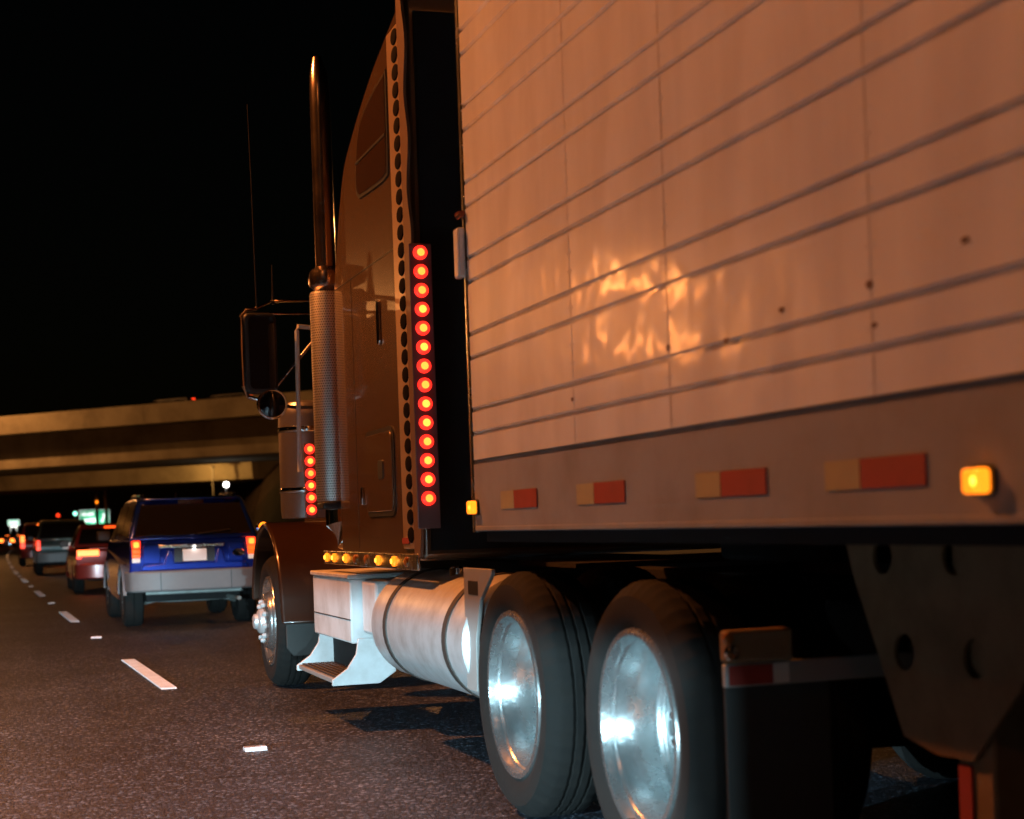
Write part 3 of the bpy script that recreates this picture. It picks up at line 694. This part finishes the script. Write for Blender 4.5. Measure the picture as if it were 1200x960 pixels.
mk('mirror_brace', B().tube([(1.80, 10.66, 2.10), (2.25, 10.7, 2.62)], .010), 'chrome', tk)
mk('support_rod', B().tube([(2.25, 10.72, 2.50), (1.965, 10.62, 2.51), (1.958, 10.62, 2.48), (1.945, 10.62, 1.55)], .015), 'whitebox', tk)
cm = mk('convex_mirror', B().lathe([(-.012, .092), (-.005, .1), (.02, .1), (.06, .07), (.075, .02)], 'Y', (1.78, 10.63, 2.0), 28), 'chrome', tk)
mk('mirror_glass', B().lathe([(-.03, .02), (-.026, .05), (-.011, .09)], 'Y', (1.78, 10.63, 2.0), 24), 'mirrorback', cm)
mk('convex_bracket', B().tube([(1.78, 10.68, 2.0), (1.95, 10.68, 1.98), (2.25, 10.7, 1.98)], .012), 'black', tk)
mk('antenna', B().tube([(1.705, 10.66, 2.64), (1.70, 10.66, 3.3), (1.69, 10.66, 3.97)], [.005, .004, .002], 6), 'black', tk)
mk('short_antenna', B().tube([(1.815, 10.66, 2.66), (1.815, 10.66, 2.76), (1.815, 10.66, 2.92)], [.012, .006, .004], 6), 'black', tk)
# fuel tank with straps
TXc, TZ, TR = 2.235, .645, .295
def yl(p): return B().lathe(p, 'Y', (TXc, 0, TZ), 48)
for x in (TXc, 2 * CX - TXc):
    tnk = mk('fuel_tank', B().lathe([(6.80, TR - .07), (6.81, TR - .03), (6.84, TR), (8.62, TR), (8.70, TR - .02), (8.74, TR - .06), (8.76, .05)], 'Y', (x, 0, TZ), 48), 'tank', tk)
    for y in (7.13, 8.30):
        mk('tank_strap', B().lathe([(y - .035, TR + .001), (y - .033, TR + .006), (y + .033, TR + .006), (y + .035, TR + .001)], 'Y', (x, 0, TZ), 48), 'strap', tnk)
    mk('fuel_cap', B().lathe([(TZ + TR - .06, .05), (TZ + TR + .02, .05), (TZ + TR + .03, .04)], 'Z', (x - .05 if x < CX else x + .05, 7.7, 0), 16), 'chrome', tnk)
# battery box with folding step below
mk('battery_box', B().box(1.965, 2.50, 9.27, 10.40, .50, .875), 'whitebox', tk, bevel=.012)
mk('battery_box_lid', B().box(1.950, 2.50, 9.26, 10.41, .876, .905), 'whitebox', tk, bevel=.008)
mk('box_seam', B().box(1.962, 1.966, 9.275, 10.395, .635, .642), 'strap', tk)
mk('filler_neck', B().box(2.03, 2.30, 8.90, 9.25, .56, .87), 'whitebox', tk, bevel=.02)
mk('box_latch', B().box(2.07, 2.17, 9.253, 9.268, .80, .84), 'black', tk, bevel=.004)
def step_bracket(y):
    pts = [(2.18, .53), (2.0, .53), (1.985, .44), (1.93, .36), (1.84, .30), (1.84, .265), (2.12, .265), (2.22, .33)]
    return B().prism(pts, 'Y', y, y + .025)
mk('step_bracket', step_bracket(9.24), 'whitebox', tk, bevel=.004)
mk('step_bracket', step_bracket(10.38), 'whitebox', tk, bevel=.004)
stp = mk('step', B().box(1.85, 2.10, 9.266, 10.379, .275, .305), 'steelgrey', tk, bevel=.006)
for i in range(6):
    mk('step_tread', B().box(1.87 + i * .036, 1.885 + i * .036, 9.28, 10.36, .3055, .313), 'strap', stp)
mk('step_riser', B().box(2.08, 2.10, 9.27, 10.375, .31, .499), 'chassis', tk)
# rear quarter fender in front of the drive wheel
qf = mk('quarter_fender', B().prism([(6.875, .45), (6.875, .985), (6.45, .985), (6.45, .965), (6.63, .85), (6.71, .68), (6.72, .45)], 'X', 1.968, 1.985), 'steelgrey', tk, bevel=.003)
mk('fender_stay', B().box(1.986, 2.62, 6.78, 6.82, .70, .74), 'chassis', tk)
mk('fender_slot', B().box(1.9655, 1.969, 6.66, 6.80, .87, .93), 'black', qf)
# mudflap hanger with tape and lamp, flap below
hg = mk('flap_hanger', B().box(1.93, 2.62, 4.13, 4.155, .70, .765), 'steelgrey', tk, bevel=.004)
mk('hanger_bracket', B().box(1.925, 2.13, 4.10, 4.16, .768, .86), 'gusset', tk, bevel=.012)
mk('red_tape', B().box(1.94, 2.075, 4.1265, 4.1295, .705, .76), 'redtape', hg)
mk('white_tape', B().box(2.076, 2.125, 4.1265, 4.1295, .705, .76), 'whitetape', hg)
mk('hanger_bolt', B().lathe([(4.085, .008), (4.09, .02), (4.10, .022)], 'Y', (1.935, 0, .80), 10), 'chrome', hg)
mk('hanger_lamp', B().lathe([(4.085, .006), (4.09, .015), (4.10, .016)], 'Y', (1.925, 0, .84), 10), 'amberoff', hg)
mk('mudflap', B().box(1.94, 2.27, 4.158, 4.172, .16, .72), 'softrubber', tk, bevel=.004)

# ------------------------------------------------------------------ cars
ctyre = {}
def car_wheel(parent, x, y, r, wd, side, lit=False):
    key = (r, wd, side)
    if key not in ctyre:
        s = side
        pr = [(0.01, r * .62), (-.006, r * .72), (-.004, r * .85), (.02, r * .97), (.05, r), (wd / 2 - .01, r), (wd / 2, r - .01), (wd / 2 + .01, r), (wd - .05, r), (wd - .02, r * .97), (wd, r * .8), (wd - .01, r * .62)]
        ct = mesh_of('tyre', B().lathe([(s * t, q) for t, q in pr], 'X', (0, 0, 0), 32, closed=True), 'rubber')
        rp = [(.012, r * .63), (.02, r * .58), (.05, r * .52), (.035, r * .3), (.03, r * .12), (.02, r * .1), (.02, .005)]
        cr_ = mesh_of('rim', B().lathe([(s * t, q) for t, q in rp] + [(s * .12, .005), (s * .12, r * .6)], 'X', (0, 0, 0), 28, closed=True), 'rim')
        ctyre[key] = (ct, cr_)
    ct, cr_ = ctyre[key]
    e = mk('wheel', B().lathe([(x + side * .13, .09), (x + side * .15, .09)], 'X', (0, y, r), 12), 'chassis', parent, loc=(x, y, r))
    share('tyre', ct, e, (x, y, r)); share('rim', cr_, e, (x, y, r))

def car(name, label, cat, loc, heading, P, group=None):
    """built about the rear bumper's centre, nose towards +y, then placed"""
    t = thing(name, label, cat, (0, 0, 0), group)
    L, W, H, bz = P['L'], P['W'], P['H'], P['belt']; hw = W / 2; r = P.get('r', .33)
    suv = P['style'] == 'suv'; paint = P['paint']
    ya, yf = P['axles']
    zs = .30 if suv else .24
    ar = r + .06
    a_s = math.asin(max(0, .47 - r) / ar) if suv else 0
    prof = [(.12, .50 if suv else .40), (ya - ar - .02, .475 if suv else .36)] + arc(ya, r, ar, PI - a_s, 0, 10) + [(ya + ar, zs), (yf - ar, zs)] + arc(yf, r, ar, PI, 0, 10) + [(yf + ar, zs), (L - .10, zs), (L, zs + .18), (L - .03, .66), (L - .22, P['hood']), (P['ws'], bz)]
    if suv: prof += [(.10, bz), (.02, bz - .12), (.01, .74)]
    else: prof += [(P['rw'], bz), (.16, bz - .05), (.03, bz - .10), (.02, .66)]
    def fx(p, tt):
        k = 1.
        if p[1] > .85: k -= .03
        if p[1] < zs + .05: k -= .03
        if p[0] < .15 or p[0] > L - .25: k -= .045
        return tt * k
    body = mk('body', B().prism(prof, 'X', -hw, hw, fx), paint, t, bevel=.035, seg=3)
    # greenhouse
    yr0, yr1, yw1, yw0 = P['gh']          # rear base, rear top, front top, front base
    def gx(z): return hw * .955 - (z - bz) / (H - bz) * P.get('tumble', .16)
    gh = [(yr0, bz - .02), (yr1, H), (yr1 + .25, H + .025), (yw1 - .3, H + .02), (yw1, H - .01), (yw0, bz - .02)]
    mk('cabin', B().prism(gh, 'X', -1, 1, lambda p, tt: tt * gx(p[1])), P.get('roof', paint), t, bevel=.04, seg=3)
    # glass
    zb, zt_ = bz + .04, H - .07
    def yr(z): return yr0 + (yr1 - yr0) * (z - bz) / (H - bz)
    def yw(z): return yw0 + (yw1 - yw0) * (z - bz) / (H - bz)
    def pane(nm, quads):
        bb = B(); vs = [bb.bm.verts.new(p) for p in quads[0]] + [bb.bm.verts.new(p) for p in quads[1]]
        for f in ((0, 1, 2, 3), (7, 6, 5, 4), (0, 4, 5, 1), (1, 5, 6, 2), (2, 6, 7, 3), (3, 7, 4, 0)): bb.bm.faces.new([vs[i] for i in f])
        return mk(nm, bb, 'darkglass', t, bevel=.004)
    o = .012
    def rearq(dy): return [(-(gx(zb) - .07), yr(zb) + dy, zb), (gx(zb) - .07, yr(zb) + dy, zb), (gx(zt_) - .06, yr(zt_) + dy, zt_), (-(gx(zt_) - .06), yr(zt_) + dy, zt_)]
    rw_ = pane('rear_window', (rearq(-o), rearq(.02)))
    def frontq(dy): return [(-(gx(zb) - .07), yw(zb) + dy, zb), (gx(zb) - .07, yw(zb) + dy, zb), (gx(zt_) - .06, yw(zt_) + dy, zt_), (-(gx(zt_) - .06), yw(zt_) + dy, zt_)]
    pane('windscreen', (frontq(o), frontq(-.02)))
    ym = (ya + yf) / 2 - .05
    segs = [(yr0 + .16, ya + .30), (ya + .36, ym), (ym + .06, yw0 - .42)] if suv else [(yr0 + .38, ym), (ym + .06, yw0 - .42)]
    for sx in (-1, 1):
        for i, (a, b2) in enumerate(segs):
            def sq(dx):
                aa = a + (.10 if i == 0 else 0); bb2 = b2 - (.28 if i == len(segs) - 1 else 0)
                return [(sx * (gx(zb) + dx), a, zb), (sx * (gx(zb) + dx), b2, zb), (sx * (gx(zt_) + dx), bb2, zt_), (sx * (gx(zt_) + dx), aa, zt_)]
            pane('side_window', (sq(.006), sq(-.02)))
        mr = mk('side_mirror', B().prism(rrect(min(sx * (hw - .02), sx * (hw + .17)), max(sx * (hw - .02), sx * (hw + .17)), bz - .02, bz + .13, .04), 'Y', yw0 - .52, yw0 - .42), 'black', t, bevel=.02)
        for y in (ya, yf): car_wheel(t, sx * (hw - .005), y, r, P.get('tw', .22), -sx)
        if P.get('clad'):
            for y in (ya, yf):
                pts = arc(y, r, ar + .05, math.radians(172), math.radians(8), 14) + arc(y, r, ar - .005, math.radians(8), math.radians(172), 14)
                mk('wheel_arch_trim', B().prism(pts, 'X', sx * (hw - .03), sx * (hw + .012)), P['clad'], t)
        if suv and P.get('rails', True):
            xr = sx * (gx(H) - .07)
            mk('roof_rail', B().tube([(xr, yr1 + .12, H + .02), (xr, yr1 + .22, H + .065), (xr, yw1 - .45, H + .065), (xr, yw1 - .3, H + .02)], .016, 8), 'chrome' if P.get('chromerails') else 'black', t)
    mk('wheel_well_liner', B().box(-hw + .26, hw - .26, .3, L - .3, zs + .02, .62), 'chassis', t)
    # bumper with a waist
    cl = P.get('clad') or paint
    bz0, bz1 = P['bumper']
    bp = [(-hw + .005, .34), (-hw + .0, .18), (-hw + .05, .02), (-hw + .16, -.055), (-hw * .5, -.085), (hw * .5, -.085), (hw - .16, -.055), (hw - .05, .02), (hw - .0, .18), (hw - .005, .34)]
    bu = mk('rear_bumper', B().prism(bp, 'Z', bz0, bz1), cl, t, bevel=.03, seg=3)
    # lamps
    for sx in (-1, 1):
        tl = None
        for (x0, x1, z0, z1, m_) in P['tail']:
            x0_, x1_ = sorted((sx * x0, sx * x1))
            o2 = mk('tail_light' if tl is None else 'lens_section', B().box(x0_, x1_, P.get('ty', -.022), .14, z0, z1), m_, t if tl is None else tl, bevel=.010)
            tl = tl or o2
    if P.get('third'):
        z = H - .05; mk('brake_light', B().box(-.16, .16, yr(z) - .03, yr(z) + .02, z - .02, z + .03), P['third'], t, bevel=.006)
    px, pz, pw, ph = P['plate']
    pl = mk('plate_frame', B().box(px - pw / 2 - .012, px + pw / 2 + .012, -.012 + P.get('py', 0), .0 + P.get('py', 0), pz - ph / 2 - .012, pz + ph / 2 + .012), 'chrome', t, bevel=.003)
    mk('number_plate', B().box(px - pw / 2, px + pw / 2, -.0165 + P.get('py', 0), -.005 + P.get('py', 0), pz - ph / 2, pz + ph / 2), 'plate', pl)
    if P.get('extra'): P['extra'](t, P, yr, gx)
    t.location = loc; t.rotation_euler = (0, 0, heading)
    return t

def suv_extra(t, P, yr, gx):
    hw = P['W'] / 2
    # tailgate pressings: side wings, sunken plate bay, lower lip
    mk('tailgate_wing', B().prism(rrect(-.63, -.42, .80, 1.03, .03), 'Y', -.014, .03), 'blue', t, bevel=.008)
    mk('tailgate_wing', B().prism(rrect(.42, .63, .80, 1.03, .03), 'Y', -.014, .03), 'blue', t, bevel=.008)
    mk('tailgate_lip', B().prism([(-.66, .715), (.66, .715), (.63, .785), (.38, .795), (.33, .965), (.28, .965), (.25, .80), (-.25, .80), (-.28, .965), (-.33, .965), (-.38, .795), (-.63, .785)], 'Y', -.028, .03), 'blue', t, bevel=.012)
    mk('plate_bay', B().prism(rrect(-.25, .25, .805, .985, .02), 'Y', -.002, .02), 'charpaint', t)
    mk('gate_handle', B().box(-.44, .36, -.032, .01, .985, 1.025), 'stainless', t, bevel=.008)
    bd = mk('badge', B().lathe([(-.016, .004), (-.020, .045), (-.012, .052), (.0, .052)], 'Y', (.54, 0, .90), 20), 'chrome', t)
    for v in bd.data.vertices: v.co.x = .54 + (v.co.x - .54) * 1.5
    for sx in (-1, 1):
        mk('lamp_bulb', B().prism(rrect(min(sx * .672, sx * .74), max(sx * .672, sx * .74), 1.0, 1.07, .02), 'Y', -.027, .0), 'tailhot', t, bevel=.004)
    mk('wiper', B().tube([(.05, yr(1.16) - .035, 1.15), (.45, yr(1.18) - .035, 1.19)], .010, 6), 'black', t)
    mk('spoiler', B().box(-.58, .58, yr(1.55) - .10, yr(1.55) + .10, 1.575, 1.605), 'blue', t, bevel=.012)
    for x in (-.43, .43): mk('bumper_seam', B().box(x - .004, x + .004, -.092, -.05, .47, .69), 'black', t)
    # live underbody: axle beam, control arms, muffler, tow hook
    mk('axle_beam', B().tube([(-.62, .95, .33), (-.2, .93, .31), (.2, .93, .31), (.62, .95, .33)], .035, 10), 'caraxle', t)
    for s in (-1, 1):
        mk('control_arm', B().tube([(s * .60, .90, .27), (s * .30, .55, .36), (s * .05, .50, .40)], .026, 8), 'caraxle', t)
        mk('shock_absorber', B().tube([(s * .50, .75, .30), (s * .46, .70, .60)], .03, 8), 'caraxle', t)
    mk('muffler', B().lathe([(-.35, .05), (-.33, .085), (.2, .085), (.22, .05)], 'X', (.15, .45, .40), 14), 'caraxle', t)
    mk('cross_bar', B().box(-.60, .60, .12, .17, .41, .455), 'caraxle', t, bevel=.008)
    mk('tailpipe', B().tube([(.38, .45, .36), (.52, .1, .33), (.53, -.03, .33)], .026, 10), 'caraxle', t)
    mk('antenna', B().tube([(-.1, 1.0, 1.62), (-.1, .9, 1.70)], [.02, .004], 6), 'black', t)
    lamp('POINT', 'plate_lamp_light', .22, (1, .95, .9), (0, -.06, .985), t, shadow_soft_size=.03)

TAIL_SUV = [(.655, .755, .985, 1.085, 'tailred'), (.657, .757, .925, .982, 'tailorange'), (.659, .759, .875, .922, 'tailorange'), (.661, .761, .815, .872, 'tailwhite')]
car('sport_utility_vehicle', 'blue compact sport utility vehicle with grey bumper right ahead of the truck', 'car', (2.385, 20.38, 0), math.radians(.3),
    dict(L=4.1, W=1.67, H=1.60, belt=1.10, hood=1.0, ws=3.05, style='suv', paint='blue', clad='greyclad', axles=(.85, 3.40), gh=(.04, .26, 2.15, 3.05), tumble=.15, r=.345, tw=.25,
         bumper=(.45, .71), tail=TAIL_SUV, plate=(.0, .89, .29, .145), third='darkred', chromerails=True, ty=-.02, extra=suv_extra), 'cars queueing in the lane ahead')
def sedan_extra(t, P, yr, gx):
    mk('trunk_lip', B().box(-.55, .55, -.012, .06, .885, .915), P['paint'], t, bevel=.01)
car('sedan', 'dark red sedan with glowing orange tail light, ahead of the blue vehicle', 'car', (2.38, 33.3, 0), 0,
    dict(L=4.3, W=1.68, H=1.37, belt=.95, hood=.86, ws=2.95, rw=1.0, style='sedan', paint='redpaint', axles=(.98, 3.5), gh=(.85, 1.42, 2.2, 3.05), r=.31,
         bumper=(.30, .60), tail=[(.36, .78, .755, .875, 'tailhot'), (.70, .80, .70, .752, 'tailred')], plate=(0, .78, .28, .14), third='tailorange', extra=sedan_extra), 'cars queueing in the lane ahead')
def green_extra(t, P, yr, gx):
    mk('gate_handle', B().box(-.3, .3, -.03, .01, .95, .98), 'black', t, bevel=.006)
    lamp('POINT', 'plate_lamp_light', .8, (1, .97, .95), (.1, -.10, .97), t, shadow_soft_size=.03)
car('sport_utility_vehicle', 'dark teal sport utility vehicle, third in the queue ahead of the red sedan', 'car', (2.05, 50.2, 0), 0,
    dict(L=4.3, W=1.66, H=1.62, belt=1.06, hood=.98, ws=3.1, style='suv', paint='greenpaint', clad='tealclad', axles=(.9, 3.5), gh=(.05, .32, 2.3, 3.1), tumble=.16, r=.34,
         bumper=(.38, .68), tail=[(.69, .80, .86, 1.05, 'tailred'), (.69, .80, .76, .857, 'tailred')], plate=(.12, .86, .34, .17), third=None, rails=False, extra=green_extra), 'cars queueing in the lane ahead')
car('van', 'maroon van with its brake lights lit, fourth in the queue', 'car', (1.88, 66.5, 0), 0,
    dict(L=4.6, W=1.70, H=1.68, belt=1.05, hood=.98, ws=3.5, style='suv', paint='maroonpaint', axles=(.95, 3.7), gh=(.04, .2, 2.8, 3.6), tumble=.18, r=.33, rails=False,
         bumper=(.34, .62), tail=[(.66, .82, .95, 1.22, 'tailhot'), (.66, .82, .72, .947, 'tailred')], plate=(.1, .8, .30, .15), third='tailhot'), 'cars queueing in the lane ahead')
far = [(1.55, 185, 'maroonpaint', 'tailhot', 'tiny far maroon car at the picture edge, nearest of those in the bend'),
       (3.15, 215, 'charpaint', 'tailhot', 'tiny far charcoal car in the bend just left of the maroon van'),
       (2.5, 256, 'redpaint', 'tailhot', 'tiny dark red car, farthest of those in the bend'),
       (4.6, 150, 'greenpaint', 'tailhot', 'far dark green car glimpsed just beyond the maroon van')]
for x, y, pc, tc_, lab in far:
    car('sedan', lab, 'car', (x, y, 0), -math.radians(3),
        dict(L=4.3, W=1.68, H=1.38, belt=.95, hood=.86, ws=2.95, rw=1.0, style='sedan', paint=pc, axles=(.98, 3.5), gh=(.85, 1.42, 2.2, 3.05), r=.31,
             bumper=(.30, .60), tail=[(.36, .82, .62, .98, tc_)], plate=(0, .78, .28, .14), third=tc_), 'cars queueing in the lane ahead')
# two vehicles up on the nearer overpass, only their tops clear the parapet
dirn = Vector((104, -109.5)).normalized(); hd = math.atan2(dirn.x, -dirn.y)
for u, lab, tl in ((86.0, 'van with red brake light behind the overpass parapet', 'tailred'), (90.5, 'dim van behind the overpass parapet, nearer the truck', 'tailorange')):
    p = q1(u, 7.2, 7.76)
    car('van', lab, 'car', p, hd, dict(L=4.6, W=1.7, H=1.72, belt=1.05, hood=.98, ws=3.5, style='suv', paint='black', axles=(.95, 3.7), gh=(.04, .2, 2.8, 3.6), tumble=.18, r=.33, rails=False,
        bumper=(.34, .62), tail=[(.66, .82, .95, 1.22, 'tailred'), (.66, .82, .72, .947, 'tailred')], plate=(.1, .8, .30, .15), third=tl), 'vans on the overpass')
# unseen car added behind the camera, its headlamps light wheels, tank and road
def head_extra(t, P, yr, gx):
    L = P['L']
    for s in (-1, 1):
        h = mk('headlamp', B().prism(rrect(min(s * .5, s * .78), max(s * .5, s * .78), .60, .74, .03), 'Y', L - .10, L + .012), 'headlens', t, bevel=.01)
fc = car('sedan', 'charcoal sedan following close behind in the camera lane, headlamps on', 'car', (-.75, -6.6, 0), 0,
    dict(L=4.3, W=1.68, H=1.38, belt=.95, hood=.84, ws=2.95, rw=1.0, style='sedan', paint='charpaint', axles=(.98, 3.5), gh=(.85, 1.42, 2.2, 3.05), r=.31,
         bumper=(.30, .60), tail=[(.50, .80, .74, .90, 'tailred')], plate=(0, .78, .28, .14), third=None, extra=head_extra))
hb = car('hatchback', 'charcoal hatchback alongside in the left lane, headlamps on', 'car', (-4.1, -1.85, 0), 0,  # unseen car added beside the camera to light the truck's side
    dict(L=4.0, W=1.68, H=1.42, belt=.95, hood=.84, ws=2.75, style='suv', paint='charpaint', axles=(.75, 3.25), gh=(.05, .40, 2.0, 2.8), tumble=.18, r=.31, rails=False,
         bumper=(.30, .60), tail=[(.60, .80, .74, .95, 'tailred')], plate=(0, .78, .28, .14), third=None, extra=head_extra))
def headlamps(c, cx, cy, L, wide, narrow, cut, wide_aim, narrow_aim, shield, wa):
    WP[c] = Vector((cx, cy, 0))
    for s in (-1, 1):
        lx, ly, lz = cx + s * .64, cy + L + .03, .67
        if wide: lamp('SPOT', 'headlamp_beam', wide, HEADLIGHT, (lx, ly, lz), c, aim=(lx + wide_aim[0], ly + wide_aim[1], lz + wide_aim[2]), spot_size=math.radians(wa), spot_blend=.3, shadow_soft_size=.0035)
        if narrow: lamp('SPOT', 'headlamp_low_beam', narrow, HEADLIGHT, (lx, ly, lz + .001), c, aim=(lx + narrow_aim[0], ly + narrow_aim[1], lz + narrow_aim[2]), spot_size=math.radians(11), spot_blend=.6, shadow_soft_size=.003)
        # light blockers added at each lamp: disc cuts beams flat, cheek darkens behind the wheels
        dx, dy = shield[0] - lx, shield[1] - ly; dd = math.hypot(dx, dy); ux, uy = dx / dd, dy / dd
        ez = lz + .26 * math.tan(math.radians(cut))
        lid = mk('headlamp_lid', B().lathe([(ez, .26), (ez + .004, .262), (ez + .02, .25)], 'Z', (lx, ly, 0), 48), 'charpaint', c)
        ex, ey = lx + .26 * ux, ly + .26 * uy
        mk('headlamp_cheek', B().prism([(ex, ey), (ex + .012 * uy, ey - .012 * ux), (lx + .05 * uy - .02 * ux, ly - .05 * ux - .02 * uy), (lx + .038 * uy - .02 * ux, ly - .038 * ux - .02 * uy)], 'Z', lz - .14, ez + .003), 'charpaint', lid)
headlamps(fc, -.75, -6.6, 4.3, 1100, 13000, .5, (9.3, 36, -6), (2.6, 36, -1.0), (1.95, 4.25), 64)
headlamps(hb, -4.1, -1.85, 4.0, 2400, 0, .75, (5.9, 6.0, -1.6), None, (1.95, 4.50), 75)

# ------------------------------------------------------------------ signs, poles and signals far ahead
def road_sign(label, x0, x1, y, z0, z1, power):
    t = thing('road_sign', label, 'road sign', ((x0 + x1) / 2, y, 0), 'green road signs far ahead')
    mk('board', B().prism(rrect(x0, x1, z0, z1, .12), 'Y', y, y + .06), 'sign_white', t)
    mk('face', B().prism(rrect(x0 + .07, x1 - .07, z0 + .07, z1 - .07, .09), 'Y', y - .012, y + .01), 'sign_green', t)
    for x in (x0 + (x1 - x0) * .25, x0 + (x1 - x0) * .75):
        mk('post', B().box(x - .06, x + .06, y + .061, y + .18, 0, z1 - .1), 'pole', t)
    mk('light_bar', B().box(x0 + .3, x1 - .3, y - 1.1, y - 1.0, z0 - .25, z0 - .18), 'pole', t)  # made-up fixture, added to go with the spot below
    lamp('SPOT', 'sign_light', power, (.9, 1, .92), ((x0 + x1) / 2, y - 1.6, z0 - .35), t, aim=((x0 + x1) / 2, y, (z0 + z1) / 2 + .2), spot_size=math.radians(130), spot_blend=.5, shadow_soft_size=.2)  # spot added to brighten the face, in place of retroreflection
    return t
s1 = road_sign('green and white exit sign on two posts above the red sedan', 11.0, 14.85, 220, 2.35, 4.35, 900)
# illegible white legend: broken strokes and an arrow
random.seed(3)
for row, (za, zb2) in enumerate(((3.55, 4.05), (2.75, 3.25))):
    x = 11.25
    while x < (13.0 if row else 12.7):
        ww = random.uniform(.16, .34)
        mk('legend_stroke', B().box(x, x + ww, 219.976, 219.990, za + random.uniform(0, .12), zb2 - random.uniform(0, .1)), 'sign_white', s1)
        x += ww + random.uniform(.05, .11)
mk('legend_arrow', B().prism([(13.7, 2.7), (13.9, 2.7), (14.25, 3.45), (14.45, 3.35), (14.45, 4.0), (13.85, 3.75), (14.07, 3.62)], 'Y', 219.976, 219.990), 'sign_white', s1)
s2_ = road_sign('small green sign on the left shoulder beyond the farthest cars', 2.75, 4.75, 300, 3.2, 4.2, 500)
for i in range(4):
    mk('legend_stroke', B().box(3.0 + i * .4, 3.26 + i * .4, 299.976, 299.990, 3.45, 3.95), 'sign_white', s2_)
def dirpt(rx, ry, rz, y): k = y / ry; return (rx * k, y, 1.19 + rz * k)
for (x, lab) in ((9.05, 'tall pale steel pole left of its twin behind the green sign'), (9.85, 'tall pale steel pole right of its twin behind the green sign')):
    t = thing('steel_pole', lab, 'pole', (x, 150, 0), 'poles behind the sign')
    mk('shaft', B().tube([(x, 150, 0), (x, 150, 5.9)], [.16, .12], 10), 'pole', t)
    mk('cap', B().lathe([(5.89, .16), (5.98, .16), (6.02, .05)], 'Z', (x, 150, 0), 10), 'pole', t)
    if x < 9.5: mk('amber_beacon', B().lathe([(3.9, .03), (3.95, .11), (4.1, .11), (4.16, .03)], 'Z', (x, 149.8, 0), 10), 'amber', t)
def signal(label, p, m_):
    x, y, z = p
    t = thing('traffic_signal', label, 'signal', (x, y, 0), 'small signal lights far ahead')
    mk('post', B().tube([(x, y + .2, 0), (x, y + .2, z + .3)], .07, 8), 'pole', t)
    mk('housing', B().box(x - .28, x + .28, y, y + .25, z - .5, z + .4), 'black', t, bevel=.03)
    mk('lens', B().lathe([(y - .08, .08), (y - .03, .22), (y + .01, .23)], 'Y', (x, 0, z), 14), m_, t)
signal('small green signal light left of the green road sign', dirpt(.04927, 1.0342, .0129, 215), 'greenlamp')
signal('small red signal light above the dark teal vehicle', dirpt(.03924, 1.03745, .0122, 215), 'tailred')
p = dirpt(.1383, 1.0057, .0275, 100)
t = thing('white_lamp', 'small bright white lamp on a post beneath the overpass', 'lamp', (p[0], p[1], 0))
mk('post', B().tube([(p[0], p[1] + .1, 0), (p[0], p[1] + .1, p[2] + .15)], .05, 8), 'pole', t)
mk('bulb', B().lathe([(-.16, .02), (-.1, .14), (0, .17), (.1, .14), (.16, .02)], 'Z', (p[0], p[1], p[2]), 14), 'whitelamp', t)
# sodium wall lamp under the farther span
lx, ly, lz = 16.2, 125.0, 5.9
t = thing('wall_lamp', 'sodium wall lamp lighting the end of the farther overpass', 'lamp', (lx, ly, 0))
mk('post', B().tube([(lx, ly, 0), (lx, ly, lz)], .06, 8), 'pole', t)
mk('lamp_head', B().box(lx - .2, lx + .2, ly - .15, ly + .2, lz, lz + .14), 'pole', t, bevel=.03)
lamp('POINT', 'lamp_light', 420, (1, .5, .12), (lx - 1.5, ly - .5, lz - .2), t, shadow_soft_size=.1)
